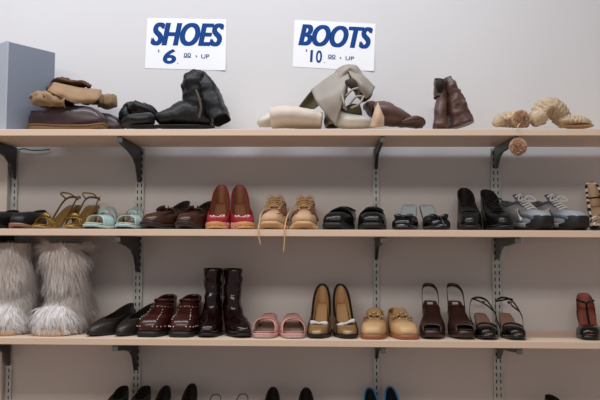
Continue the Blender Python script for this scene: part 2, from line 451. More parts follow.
def band(f, parent, mt, tl, tr, w, h, name='strap', inner=None, m=18, grow=.001, wl=None, flat=.8, wr=0, thick=.002, peak=None, mid=0, cap=0):
    """strap over the foot from t=tl on one side to t=tr on the other, w wide along t"""
    V = []; Fc = []; K = 8
    for i in range(m+1):
        v = i/m; a = pi*v; tc = tl*(1-v)+tr*v+mid*sin(a)
        ww = w if wl is None else (w*(1-sin(a))+wl*sin(a))
        for j in range(K+1):
            t = min(.995, max(.005, tc+(j/K-.5)*ww)); c = cos(a)
            hw = f.hw(t)+grow
            hz = h if peak is None else (h+(peak-h)*(1-j/K))
            if cap and t > 1-cap: hz *= math.sqrt(max(0, 1-((t-1+cap)/cap)**2))*.93+.07
            z = f.zf(t)-.002+(hz)*sin(a)**flat
            if wr: z += wr*noise.noise(Vector((c*4, t*14, 3)))*sin(a)
            V.append((f.cx(t)-math.copysign(abs(c)**.75, c)*hw, f.L/2-t*f.L, z))
    for i in range(m):
        for j in range(K):
            a = i*(K+1)+j; Fc.append((a, a+1, a+K+2, a+K+1))
    return mesh(name, V, Fc, mt, parent, solid=thick, off=0, inner=inner)
def ribbon(name, P, w, mt, parent, th=.0012, ref=None, seg=20):
    return tube(name, P, [(w/2, th)]*len(P), mt, parent, ref=ref, seg=seg, n=8, sq=.6)
def bow(name, c, w, h, mt, parent, yaw=0, tilt=0):
    V, Fc = [], []; c = Vector(c)
    for s in (-1, 1):
        P = [(0, 0, 0), (s*w*.3, -.003, h*.15+tilt*s*.3*w), (s*w*.5, -.002, tilt*s*w*.5)]
        tube_data([c+Vector(p) for p in P], [(h*.18, .002), (h*.45, .004), (h*.5, .0025)], (0, 0, 1), 8, 10, True, V=V, Fc=Fc)
    tube_data([c+Vector((-w*.07, -.001, 0)), c+Vector((w*.07, -.001, 0))], [(h*.28, .005), (h*.28, .005)], (0, 0, 1), 3, 10, True, V=V, Fc=Fc)
    return mesh(name, V, Fc, mt, parent)
def studs(name, pts, r, mt, parent):
    V, Fc = [], []
    for k in range(3):
        for i in range(6):
            a = k*pi/6; b = i*pi/3; V.append((r*cos(a)*cos(b), -r*sin(a), r*cos(a)*sin(b)))
    V.append((0, -r, 0))
    for k in range(2):
        for i in range(6): q = (i+1) % 6; Fc.append((k*6+i, k*6+q, k*6+6+q, k*6+6+i))
    for i in range(6): Fc.append((12+i, 12+(i+1) % 6, 18))
    first = mesh(name, V, Fc, mt, parent); first.location = pts[0]
    for p in pts[1:]:
        c = first.copy(); c.location = p; C.objects.link(c); c.parent = parent
def place(name, label, cat, group, toe, shelf, f, ytoe=-.285, rz=0, lift=.0004):
    """toe: pixel column of the toe tip, standing on a shelf"""
    zs = SH[shelf]; rz = R(rz)
    # row of the toe tip on the shelf
    py = {1: 129, 2: 229, 3: 338, 4: 440}[shelf]
    p = at(toe, py, ytoe); off = Matrix.Rotation(rz, 3, 'Z') @ Vector((0, f.L/2, 0))
    return thing(name, label, cat, (p.x+off.x, ytoe+off.y, zs+lift), rz, group)

# ================================================================== MIDDLE SHELF (2)
M_gold = mat('gold_leather', (140, 112, 60), .28, metal=.65, bump=.2, bscale=80)
M_goldin = mat('gold_insole', (152, 122, 68), .35, metal=.35)
M_mint = mat('mint_leather', (165, 190, 188), .45, bump=.2)
M_mintin = mat('pale_insole', (214, 208, 190), .6)
M_brown = mat('oxblood_brown_leather', (74, 40, 30), .3, bump=.25, var=.45, vscale=16)
M_brownd = mat('dark_brown_welt', (44, 34, 32), .45)
M_red = mat('red_leather', (140, 26, 38), .35, bump=.1)
M_redpink = mat('red_gingham', (176, 24, 44), .5, col2=(240, 214, 212), kind='check', vscale=170)
M_redin = mat('tan_pump_lining', (150, 100, 74), .5)
M_tansole = mat('tan_sole', (196, 142, 92), .5)
M_beige = mat('beige_suede', (192, 158, 122), .7, bump=.5, bscale=120, var=.12)
M_beiged = mat('brown_suede_trim', (130, 72, 42), .7)
M_lace = mat('tan_lace', (206, 170, 124), .8)
M_gum = mat('gum_sole', (196, 158, 112), .6)
M_blueins = mat('pale_blue_insole', (178, 196, 204), .5)
M_greyss = mat('grey_mesh', (160, 166, 170), .6, bump=.4, bscale=150, var=.2, vscale=30)
M_greydk = mat('slate_grey_leather', (92, 100, 114), .5)
M_white = mat('white_leather', (226, 228, 230), .45)
M_zebra = mat('zebra_print', (238, 232, 222), .45, col2=(20, 18, 18), kind='zebra', vscale=14)
M_beigelin = mat('beige_lining', (206, 178, 150), .55)
M_bluesh = mat('blue_satin', (30, 125, 190), .35)

# --- black flats at the far left
def black_flat(px, rz, label, brown):
    f = Form(.245, .092, 1, .006, .012, .008, toe=.5)
    t = place('black_flat_shoe', label, 'shoe', 'black flats at the end of the middle shelf', px, 2, f, -.275, rz)
    M_bs = mat('brown_sole', (138, 104, 80), .5)
    sole(f, t, M_bs if brown else M_bsole, lambda q: 0.0+.010*sm(.8, 1, q), grow=.003)
    insole(f, t, M_binner)
    o, top, _ = upper(f, t, M_bsoft, M_binner, t1=.55, hb=.058, hs=.045, ht=.05, box_=1.3, ow=.84, bulge=.005)
    closed_tube('topline_binding', top, .0026, M_bsoft, o)
    band(f, t, M_bsoft, .62, .62, .05, .052, name='vamp_strap', flat=.5)
black_flat(-9, 6, 'black leather flat partly out of view beside the white trim', False)
black_flat(17, 2, 'black leather flat with brown sole beside the gold sandals', True)

# --- gold sandals
def gold_sandal(px, rz, side, label, turn):
    f = Form(.232, .082, side, .082, .008, .004, toe=.62, toew=.88, heel=.62, waist=.55)
    t = place('gold_sandal', label, 'sandal', 'pair of gold high-heeled sandals', px, 2, f, -.27, rz)
    sole(f, t, M_goldin, th=.006, grow=.001); insole(f, t, M_goldin, .95)
    heel(f, t, M_gold, .2, .22, .25, .35)
    band(f, t, M_gold, .74, .84, .07, .034, name='toe_strap'); band(f, t, M_gold, .84, .74, .07, .036, name='toe_strap')
    tube('strap_knot', [(-.02, f.L/2-.78*f.L, f.zf(.78)+.036), (0, f.L/2-.79*f.L, f.zf(.79)+.043), (.02, f.L/2-.78*f.L, f.zf(.78)+.036)], [.004, .009, .004], M_gold, t, wr=.002, n=10)
    # slingback and ankle strap
    zz = f.zf(.05); h = .034
    P = [(-f.hw(.55), f.L/2-.5*f.L, f.zf(.5)), (-f.hw(.2)-.003, f.L/2-.2*f.L, zz+h*.8), (0, f.L/2+.004, zz+h), (f.hw(.2)+.003, f.L/2-.2*f.L, zz+h*.8), (f.hw(.55), f.L/2-.5*f.L, f.zf(.5))]
    ribbon('heel_strap', P, .008, M_gold, t, ref=(0, 0, 1))
    P = [(-f.hw(.2)-.003, f.L/2-.2*f.L, zz+h*.8), (-.02, f.L/2-.36*f.L, zz+h+.012), (.02, f.L/2-.36*f.L, zz+h+.01), (f.hw(.2)+.003, f.L/2-.2*f.L, zz+h*.8)]
    st = ribbon('ankle_strap', P, .006, M_gold, t, ref=(0, 0, 1))
    tube('buckle', [(f.hw(.2)+.006, f.L/2-.2*f.L, zz+h*.8-.006), (f.hw(.2)+.006, f.L/2-.2*f.L, zz+h*.8+.006)], .004, M_gold, st, n=6, seg=3)
gold_sandal(35, -20, 1, 'gold high-heeled sandal beside the black flat, its toe turned towards it', 0)
gold_sandal(67, -8, -1, 'gold high-heeled sandal beside the mint mules', 1)

# --- mint mules
def mint_mule(px, rz, side, label):
    f = Form(.225, .094, side, .045, .010, .006, toe=.45, toew=.95)
    t = place('mint_mule', label, 'mule', 'pair of mint green mules', px, 2, f, -.28, rz)
    sole(f, t, M_bsole, lambda q: 0 if q < .25 else .0+.006*sm(.9, 1, q), grow=.001, name='outsole', dz=-.006)
    sole(f, t, M_mint, th=.007, grow=.0035, name='footbed_rim', dz=.002)
    insole(f, t, M_mintin, .93, .005)
    band(f, t, M_mint, .70, .76, .24, .042, name='vamp_strap', inner=M_mintin, flat=.6, cap=.2)
    band(f, t, M_mint, .46, .56, .13, .058, name='instep_strap', inner=M_mintin, flat=.6)
    P = [(-.02, f.L/2-.6*f.L, f.zf(.6)+.046), (0, f.L/2-.62*f.L, f.zf(.6)+.052), (.02, f.L/2-.64*f.L, f.zf(.6)+.044)]
    ribbon('crossed_strap', P, .012, M_mint, t)
mint_mule(90.5, -13, 1, 'mint green mule beside the gold sandals')
mint_mule(120.5, -12, -1, 'mint green mule beside the brown loafers')

# --- brown loafers
def loafer(px, rz, side, label):
    f = Form(.265, .098, side, .022, .012, .01, toe=.5)
    t = place('brown_loafer', label, 'loafer', 'pair of brown leather loafers', px, 2, f, -.285, rz)
    sole(f, t, M_brownd, lambda q: (.0 if q < .28 else .004)+.008*sm(.85, 1, q), grow=.004)
    insole(f, t, M_binner)
    o, top, _ = upper(f, t, M_brown, M_binner, t1=.5, hb=.078, hs=.05, ht=.06, tb=(.45, .66), ow=.8, bulge=.005, ps=1.2)
    closed_tube('topline_binding', top, .0028, M_brownd, o)
    closed_tube('welt', [v+Vector((0, 0, .003)) for v in f.ring(1, 0, .004)], .003, M_brownd, t)
    band(f, t, M_brown, .52, .52, .09, .064, name='saddle_strap', flat=.55)
    # moccasin seam
    P = [(-f.hw(.6)*.72, f.L/2-.58*f.L, f.zf(.6)+.05), (-f.hw(.8)*.7, f.L/2-.8*f.L, f.zf(.8)+.042), (0, f.L/2-.92*f.L, f.zf(.9)+.032), (f.hw(.8)*.7, f.L/2-.8*f.L, f.zf(.8)+.042), (f.hw(.6)*.72, f.L/2-.58*f.L, f.zf(.6)+.05)]
    tube('moccasin_seam', P, .0026, M_brownd, t, seg=30)
    for s in (-1, 1):
        ribbon('tongue_tassel', [(s*.006, f.L/2-.55*f.L, f.zf(.55)+.068), (s*.016, f.L/2-.60*f.L, f.zf(.6)+.066), (s*.022, f.L/2-.67*f.L, f.zf(.67)+.056)], .012, M_brown, t)
loafer(147.5, -20, 1, 'dark brown leather loafer beside the mint mules')
loafer(180.5, -15, -1, 'dark brown leather loafer beside the red gingham pumps')

# --- red pumps
def red_pump(px, rz, side, label):
    f = Form(.225, .09, side, .09, .008, .004, toe=.6, heel=.54, waist=.56, toew=.95)
    t = place('red_gingham_pump', label, 'pump', 'pair of red gingham pumps', px, 2, f, -.275, rz)
    sole(f, t, M_tansole, th=.006, grow=.001); insole(f, t, M_redin, .9)
    heel(f, t, M_tansole, .24, .45, .4, .3, curve=.8)
    o, top, _ = upper(f, t, M_red, M_redin, t1=.66, hb=.074, hs=.034, ht=.034, ow=.9, box_=1.1, bulge=.002, ps=1.8, tk=.6, throatw=.95)
    closed_tube('topline_binding', top, .0028, M_red, o)
    band(f, t, M_redpink, .81, .81, .2, .036, name='gingham_vamp', flat=.6, cap=.35)
    tube('espadrille_toe_cap', [f.pt(R(a), 1, .008) for a in (125, 150, 180, 210, 235)], [(.005, .002), (.007, .002), (.008, .003), (.007, .002), (.005, .002)], M_tansole, t, ref=(0, 0, 1), n=10)
    bow('bow', (f.cx(.7), f.L/2-.70*f.L-.006, f.zf(.7)+.036), .054, .015, M_redpink, t, tilt=.05)
red_pump(216.5, 4, 1, 'red gingham pump with bow beside the brown loafers')
red_pump(244, 11, -1, 'red gingham pump with bow beside the beige lace-up shoes')

# --- beige lace-up sneakers
def sneaker(px, rz, side, label, lacep):
    f = Form(.265, .095, side, .014, .016, .012, toe=.46, toew=.98)
    t = place('beige_lace_up_shoe', label, 'shoe', 'pair of beige lace-up shoes', px, 2, f, -.295, rz)
    so = sole(f, t, M_gum, lambda q: .012*sm(.86, 1, q), grow=.004, mid=.02)
    for i in range(9):
        ph = R(115+i*16.2); p = f.pt(ph, 1, 0, .004); q = max(0, .012*sm(.86, 1, (1-cos(ph))/2))
        tube('sole_lug', [(p.x*1.02, p.y-.001, .0015+q), (p.x*1.02, p.y-.001, .012)], [.004, .003], M_gum, so, seg=2, n=8)
    insole(f, t, M_beiged)
    o, top, _ = upper(f, t, M_beige, M_beiged, t1=.42, hb=.08, hs=.066, ht=.09, tb=(.42, .42), ow=.78, bulge=.007, heelw=.8, throatw=.75, ps=1.2)
    closed_tube('padded_collar', top, .0045, M_beige, o)
    L = f.L
    # tongue
    P = [(0, L/2-.62*L, f.zf(.6)+.064), (0, L/2-.5*L, f.zf(.5)+.082), (0, L/2-.4*L, f.zf(.4)+.098)]
    tube('tongue', P, [(.018, .003), (.023, .004), (.024, .004)], M_beige, t, ref=(1, 0, 0), n=12)
    # eyestay strips
    for s in (-1, 1):
        P = [(s*.016, L/2-.68*L, f.zf(.66)+.058), (s*.024, L/2-.55*L, f.zf(.5)+.073), (s*.029, L/2-.42*L, f.zf(.4)+.083)]
        tube('eyestay', P, [(.006, .003)]*3, M_beige, t, ref=(1, 0, 0), n=8)
        tube('side_trim', [(s*.018, L/2-.7*L, f.zf(.7)+.052), (s*.036, L/2-.66*L, f.zf(.66)+.044), (s*.049, L/2-.6*L, f.zf(.6)+.016)], [(.006, .002)]*3, M_beiged, t, ref=(0, 0, 1), n=8)
    tube('toe_seam', [(-.038, L/2-.72*L, .05), (-.03, L/2-.86*L, .057), (0, L/2-.92*L, .054), (.03, L/2-.86*L, .057), (.038, L/2-.72*L, .05)], .0018, M_beiged, t, seg=24)
    V, Fc = [], []
    for i in range(5):
        q = .64-i*.055; z = f.zf(q)+.069+i*.0065; y = L/2-q*L-.003; wd = .017+.002*i
        tube_data([(-wd-.004, y, z-.004), (0, y-.007, z+.003), (wd+.004, y+.012, z-.002)], .0023, None, 8, 6, True, V=V, Fc=Fc)
        tube_data([(wd+.004, y, z-.004), (0, y-.008, z+.004), (-wd-.004, y+.012, z-.002)], .0023, None, 8, 6, True, V=V, Fc=Fc)
    z = f.zf(.4)+.1
    for s in (-1, 1):
        tube_data([(0, L/2-.42*L-.012, z-.006), (s*.018, L/2-.46*L, z+.006), (s*.032, L/2-.5*L, z-.006), (s*.015, L/2-.48*L, z-.014), (0, L/2-.42*L-.012, z-.006)], .0022, None, 16, 6, True, V=V, Fc=Fc)
    inv = t.matrix_basis.inverted() if False else (Matrix.Translation(t.location) @ Matrix.Rotation(R(rz), 4, 'Z')).inverted()
    P = [Vector((-.02, L/2-.48*L, z-.010))] + [inv @ at(a, b, Y) for a, b, Y in lacep]
    tube_data(P, .0022, None, 34, 6, True, V=V, Fc=Fc)
    mesh('shoelace', V, Fc, M_lace, t)
sneaker(271.5, -2, 1, 'beige lace-up shoe beside the red gingham pump, lace over the shelf edge', [(261, 214, -.22), (260, 221, -.27), (258.5, 226.3, -.304), (258.5, 231, -.3105), (259, 237, -.311), (260.5, 245, -.310)])
sneaker(301.5, -4, -1, 'beige lace-up shoe beside the plain black slip-ons, lace over the shelf edge', [(289, 213, -.22), (286, 221, -.27), (285, 226.3, -.304), (284.5, 231, -.3105), (284.5, 240, -.311), (283.5, 253, -.310)])

# --- black slip-ons
def slipon(px, rz, side, label):
    f = Form(.25, .102, side, .012, .014, .01, toe=.42, toew=1.0)
    t = place('black_slip_on_shoe', label, 'shoe', 'pair of black slip-on shoes', px, 2, f, -.285, rz)
    sole(f, t, M_bsole, lambda q: .008*sm(.85, 1, q), grow=.003)
    insole(f, t, M_binner)
    o, top, _ = upper(f, t, M_black, M_binner, t1=.44, hb=.055, hs=.05, ht=.066, tb=(.45, .65), ow=.84, bulge=.007, throatw=.8)
    closed_tube('topline_binding', top, .0035, M_bsoft, o)
    band(f, t, M_bsoft, .5, .54, .11, .068, name='instep_strap', flat=.6)
    band(f, t, M_black, .6, .62, .06, .064, name='vamp_strap', flat=.6)
slipon(334, -14, 1, 'black slip-on shoe beside the beige lace-up shoe')
slipon(370, -9, -1, 'black slip-on shoe beside the black bow mules')

# --- black bow mules with pale blue insole
def bow_mule(px, rz, side, label):
    f = Form(.19, .088, side, .082, .010, .004, toe=.42, toew=1.0, heel=.68)
    t = place('black_bow_mule', label, 'mule', 'pair of black bow mules', px, 2, f, -.28, rz)
    sole(f, t, M_patent, th=.008, grow=.001); insole(f, t, M_blueins, .97, .003)
    heel(f, t, M_patent, .2, .16, .2, .3, curve=.6)
    band(f, t, M_patent, .79, .79, .41, .036, name='vamp', inner=M_binner, flat=.5, cap=.22)
    bow('bow', (f.cx(.75), f.L/2-.84*f.L-.004, f.zf(.85)+.034), .062, .022, M_patent, t)
    ribbon('bow_tail', [(0, f.L/2-.88*f.L, f.zf(.9)+.036), (.006, f.L/2-.95*f.L, .03), (.008, f.L/2-1.01*f.L, .016)], .012, M_patent, t)
bow_mule(403, -15, 1, 'black mule with pale blue insole beside the black slip-on shoe')
bow_mule(441, 9, -1, 'black mule with pale blue insole, its thin heel showing')

# --- black high shoes
def black_pump(px, rz, side, label, laces, hb, ytoe=-.29):
    f = Form(.235, .088, side, .066, .010, .006, toe=.52, heel=.62, waist=.6)
    t = place('black_heeled_shoe', label, 'shoe', 'pair of black heeled shoes', px, 2, f, ytoe, rz)
    sole(f, t, M_bsole, th=.009, grow=.002); insole(f, t, M_binner)
    heel(f, t, M_bsole, .27, .8, .75, .5, curve=1, th=.008)
    o, top, _ = upper(f, t, M_black, M_binner, t1=.5, hb=hb, hs=.06, ht=.056, tb=(.45, .6), ow=.82, bulge=.005, throatw=.8, ps=1.2)
    closed_tube('topline_binding', top, .003, M_bsoft, o)
    L = f.L
    band(f, t, M_bsoft, .58, .58, .12, .06, name='vamp_panel', flat=.6)
    if laces:
        V, Fc = [], []
        for i in range(3):
            q = .6-i*.07; z = f.zf(q)+.064; y = L/2-q*L
            tube_data([(-.02, y, z-.006), (0, y-.004, z+.003), (.02, y, z-.006)], .0025, None, 6, 6, True, V=V, Fc=Fc)
        for s in (-1, 1): tube_data([(0, L/2-.46*L, f.zf(.46)+.07), (s*.02, L/2-.47*L, f.zf(.46)+.082), (s*.03, L/2-.52*L, f.zf(.46)+.068)], .0025, None, 10, 6, True, V=V, Fc=Fc)
        mesh('shoelace', V, Fc, M_bsoft, t)
black_pump(473, -4, 1, 'plain black heeled shoe beside the bow mule', False, .086)
black_pump(505.5, 3, -1, 'black heeled lace-up shoe beside the grey running shoes', True, .08)

# --- grey running shoes
def runner(px, rz, side, label, ytoe):
    f = Form(.27, .098, side, .012, .026, .014, toe=.5)
    t = place('grey_running_shoe', label, 'shoe', 'pair of grey running shoes', px, 2, f, ytoe, rz)
    sole(f, t, M_bsole, lambda q: .014*sm(.84, 1, q), grow=.004, name='outsole', dz=-.014)
    sole(f, t, mat('midsole_grey', (150, 154, 158), .6), lambda q: .012+.012*sm(.84, 1, q), grow=.005, name='midsole', dz=.002)
    insole(f, t, M_greydk)
    o, top, _ = upper(f, t, M_greyss, M_greydk, t1=.45, hb=.075, hs=.06, ht=.078, tb=(.42, .48), ow=.74, bulge=.007, throatw=.7, ps=1.2)
    closed_tube('padded_collar', top, .006, M_greydk, o)
    L = f.L
    tube('tongue', [(0, L/2-.6*L, f.zf(.6)+.052), (0, L/2-.48*L, f.zf(.5)+.074), (0, L/2-.37*L, f.zf(.4)+.1)], [(.018, .004), (.025, .006), (.028, .008)], M_greydk, t, ref=(1, 0, 0), n=12)
    tube('tongue_edge', [(-.022, L/2-.39*L-.006, f.zf(.4)+.092), (0, L/2-.37*L-.006, f.zf(.4)+.102), (.022, L/2-.39*L-.006, f.zf(.4)+.092)], .004, M_white, t, n=8)
    band(f, t, M_bsole, .92, .92, .13, .036, name='toe_bumper', flat=.6, cap=.2, grow=.003)
    P = [f.pt(R(a), 1, -.006, .004) for a in range(118, 243, 8)]
    tube('toe_guard', P, [(.006+.012*sin(pi*i/15), .003) for i in range(16)], M_bsole, t, ref=(0, 0, 1), seg=40, n=10)
    V, Fc = [], []
    for i in range(5):
        q = .66-i*.05; z = f.zf(q)+.05+i*.007; y = L/2-q*L
        tube_data([(-.022, y, z), (0, y-.006, z+.008), (.022, y, z)], .0035, None, 8, 6, True, V=V, Fc=Fc)
    for s in (-1, 1):
        tube_data([(0, L/2-.48*L, f.zf(.46)+.086), (s*.02, L/2-.5*L, f.zf(.46)+.098), (s*.036, L/2-.56*L, f.zf(.46)+.08), (s*.01, L/2-.52*L, f.zf(.46)+.078)], .003, None, 12, 6, True, V=V, Fc=Fc)
    mesh('shoelace', V, Fc, M_white, t)
    for s in (-1, 1):
        V, Fc = [], []
        # curved emblem strokes on the quarter
        def q_(tt, zz): return (f.cx(tt)+s*(f.hw(tt)*(.98-.25*max(0, zz-.02)/.05)+.004), L/2-tt*L, f.zf(tt)+zz)
        for path in ([q_(.30, .012), q_(.34, .045), q_(.42, .018), q_(.46, .048)], [q_(.5, .05), q_(.6, .03), q_(.68, .012)], [q_(.05, .02), q_(.14, .045), q_(.24, .02)]):
            tube_data(path, [(.006, .0028)]*len(path), (0, 1, 0), 14, 6, True, V=V, Fc=Fc)
        mesh('side_emblem', V, Fc, M_white, t)
        tube('quarter_overlay', [q_(.55, .045), q_(.66, .03), q_(.78, .026), q_(.9, .012)], [(.006, .002)]*4, M_greydk, t, ref=(0, 0, 1), n=8)
runner(549, 19, 1, 'grey running shoe with tall tongue beside the black lace-up shoe', -.27)
runner(581.5, 17, -1, 'grey running shoe with black toe beside the zebra sandal', -.27)

# --- zebra sandal
def zebra(px, rz):
    f = Form(.205, .078, 1, .075, .012, .004, toe=.55, heel=.72)
    t = place('zebra_print_sandal', 'high-heeled sandal with zebra print heel counter at the end of the middle shelf', 'sandal', None, px, 2, f, -.28, rz)
    sole(f, t, M_patent, th=.009); insole(f, t, M_beigelin, .94)
    heel(f, t, M_patent, .22, .3, .3, .35)
    # counter only
    V = []; Fc = []; K = 8; m = 22
    for i in range(m+1):
        ph = R(-88+176*i/m); b = f.pt(ph); hgt = .088*cos(ph*.98)**1.2+.008
        for j in range(K+1):
            u = j/K; V.append(Vector((b.x*(1+.10*sin(u*pi)), b.y+.010*u*cos(ph), b.z+hgt*u)))
    for i in range(m):
        for j in range(K):
            a = i*(K+1)+j; Fc.append((a, a+1, a+K+2, a+K+1))
    mesh('heel_counter', V, Fc, M_zebra, t, solid=.003, off=-1, inner=M_beigelin)
    tube('counter_binding', [V[i*(K+1)+K] for i in range(0, m+1, 2)], .0045, M_zebra, t, seg=40)
    band(f, t, M_zebra, .82, .82, .12, .03, name='toe_strap', inner=M_beigelin)
    band(f, t, M_zebra, .7, .7, .06, .045, name='vamp_strap', inner=M_beigelin)
    L = f.L
    ribbon('t_strap', [(0, L/2-.76*L, f.zf(.7)+.036), (.004, L/2-.6*L, f.zf(.6)+.05), (.012, L/2-.42*L, f.zf(.4)+.07), (.01, L/2-.3*L, f.zf(.3)+.062)], .007, M_patent, t)
    ribbon('ankle_strap', [(-f.hw(.2), L/2-.24*L, f.zf(.2)+.04), (0, L/2-.38*L, f.zf(.3)+.055), (f.hw(.2), L/2-.24*L, f.zf(.2)+.04)], .006, M_patent, t, ref=(0, 0, 1))
zebra(606, -9)

# ================================================================== THIRD SHELF
M_fur = mat('white_fur', (240, 237, 236), .9, var=.12, vscale=30)
M_furskin = mat('white_hide', (214, 210, 207), .9)
M_fursole = mat('cream_rubber', (205, 176, 148), .6)
M_bflat = mat('black_brown_leather', (36, 28, 27), .42, bump=.3)
M_clog = mat('chestnut_leather', (66, 28, 23), .24, bump=.15, var=.35, vscale=14)
M_stud = mat('brass_studs', (236, 222, 205), .25, metal=.6)
M_burg = mat('burgundy_leather', (28, 11, 15), .16, bump=.25, bscale=26)
M_pink = mat('pink_suede', (216, 164, 158), .7)
M_pinkin = mat('pink_insole', (188, 160, 148), .7)
M_pblack = mat('black_trim_leather', (22, 20, 20), .3)
M_goldv = mat('bronze_gold_satin', (150, 116, 76), .35, metal=.3)
M_pins = mat('tan_gold_lining', (200, 164, 122), .45)
M_tan = mat('tan_leather', (202, 164, 118), .4, bump=.15, var=.1)
M_tanin = mat('tan_lining', (170, 120, 82), .6)
M_chain = mat('gold_chain', (215, 200, 165), .22, metal=.9)
M_choc = mat('chocolate_leather', (52, 26, 20), .4, bump=.25, var=.25)
M_chocin = mat('rust_insole', (70, 36, 28), .45)
M_tag = mat('insole_tag', (196, 190, 184), .6)
M_redins = mat('coral_insole', (146, 80, 70), .5)

def fur_boot(px, rz, seed, label, ytoe, shw=1):
    f = Form(.235, .14, 1, .01, .016, .006, toe=.38, toew=1.0, heel=.8, waist=.85)
    t = place('furry_boot', label, 'boot', 'pair of white furry boots', px, 3, f, ytoe, rz)
    sole(f, t, M_fursole, lambda q: 0, grow=.004)
    o, top, V = upper(f, t, M_furskin, M_furskin, t1=.6, hb=.12, hs=.11, ht=.13, tb=(.5, .62), ow=.95, bulge=.008,
                      shaft=[(.19, .012, .060, .082), (.25, .012, .056, .078), (.322, .014, .060, .076)], name='boot_shell', heelw=.9, throatw=.9)
    rng = random.Random(seed); me = o.data; polys = list(me.polygons); FV, FF = [], []
    area_ = [p.area for p in polys]; tot = sum(area_)
    # locks: clumps of strands sharing a direction
    for p, a in zip(polys, area_):
        cnt = a/tot*1500; cnt = int(cnt)+(rng.random() < cnt % 1)
        vs = [me.vertices[i].co for i in p.vertices]
        for _ in range(cnt):
            u, v = rng.random(), rng.random()
            if len(vs) == 4: c = (vs[0]*(1-u)+vs[1]*u)*(1-v)+(vs[3]*(1-u)+vs[2]*u)*v
            else: c = vs[0].copy()
            nr = p.normal; up_ = sm(.285, .33, c.z)*.7
            sway = noise.noise_vector(c*14+Vector((seed, 0, 0)))*.8
            dr = (nr*.32+Vector((0, 0, -1))*(1-up_*1.15)+Vector((0, 0, .45))*up_+sway).normalized()
            ln0 = rng.uniform(.026, .05)
            if c.z < .06: ln0 *= .6
            if c.z > .26: ln0 *= 1.25
            for k in range(9):
                b = c+Vector((rng.gauss(0, .004), rng.gauss(0, .004), rng.gauss(0, .005)))
                d = (dr+Vector((rng.gauss(0, .09), rng.gauss(0, .09), rng.gauss(0, .09)))).normalized(); ln = ln0*rng.uniform(.7, 1.2)
                sd = d.cross(nr); sd = sd.normalized() if sd.length > 1e-4 else Vector((1, 0, 0))
                wd = rng.uniform(.0005, .0009); n = len(FV)
                q = [b, b+nr*ln*.2+d*ln*.35, b+nr*ln*.24+d*ln*.75, b+nr*ln*.14+d*ln*1.05+Vector((0, 0, -ln*.12))]
                q = [Vector((a_.x, a_.y, min(.346, max(.003, a_.z)))) for a_ in q]
                for a_, s_ in zip(q[:3], (1, 1, .6)): FV.append(a_-sd*wd*s_); FV.append(a_+sd*wd*s_)
                FV.append(q[3])
                FF += [(n, n+1, n+3, n+2), (n+2, n+3, n+5, n+4), (n+4, n+5, n+6)]
    fo = mesh('fur', FV, FF, M_fur, t); fo['kind'] = 'stuff'
fur_boot(47, -8, 3, 'white furry boot beside the flat black-brown pumps', -.27)
fur_boot(-2, 3, 5, 'white furry boot at the shelf end beside the wall standard, partly out of view', -.27)

def dark_flat(px, rz, side, label, ytoe):
    f = Form(.24, .084, side, .03, .008, .004, toe=.75, toew=.85)
    t = place('black_brown_pump', label, 'pump', 'pair of low black-brown pumps', px, 3, f, ytoe, rz)
    sole(f, t, M_bsole, th=.006); insole(f, t, M_binner); heel(f, t, M_bsole, .24, .8, .7, .3, curve=1)
    o, top, _ = upper(f, t, M_bflat, M_binner, t1=.62, hb=.06, hs=.04, ht=.042, ow=.86, bulge=.004, ps=1.6)
    closed_tube('topline_binding', top, .002, M_bflat, o)
dark_flat(90, -21, 1, 'black-brown low pump beside the white furry boot, toe turned towards it', -.275)
dark_flat(116.5, -20, -1, 'black-brown low pump half behind the studded clog', -.265)

def clog(px, rz, side, label):
    f = Form(.24, .1, side, .05, .015, .004, toe=.42, toew=1.03, heel=.68)
    t = place('studded_clog', label, 'clog', 'pair of studded brown clogs', px, 3, f, -.275, rz)
    sole(f, t, M_bsole, lambda q: 0 if (q < .3 or q > .6) else .012, grow=.003)
    insole(f, t, M_binner)
    o, top, V = upper(f, t, M_clog, M_binner, t1=.5, hb=.062, hs=.055, ht=.09, tb=(.42, .5), ow=.84, bulge=.008, throatw=.85, ps=1.1)
    closed_tube('rolled_collar', top, .006, M_clog, o)
    n = f.N; pts = []
    for i in range(11, 38, 1):
        if i % 2: pts.append(V[1*n+i]+(V[1*n+i]-Vector((0, V[1*n+i].y*.9, V[1*n+i].z))).normalized()*.002)
    for i in range(14, 35, 2): pts.append(V[9*n+i]+Vector((0, -.002, .002)))
    for j in range(3, 9):
        for i in (21, 27): pts.append(V[j*n+i]+Vector((0, -.0025, .002)))
    studs('brass_stud', pts, .0024, M_stud, o)
    P = [V[9*n+i]+Vector((0, -.001, .001)) for i in range(12, 37, 2)]
    tube('vamp_band', P, [(.006, .002)]*len(P), M_clog, t, ref=(0, 0, 1), seg=30)
clog(147.5, -7, 1, 'chestnut brown studded clog beside the low black-brown pumps')
clog(177.8, -4, -1, 'chestnut brown studded clog beside the burgundy ankle boots')

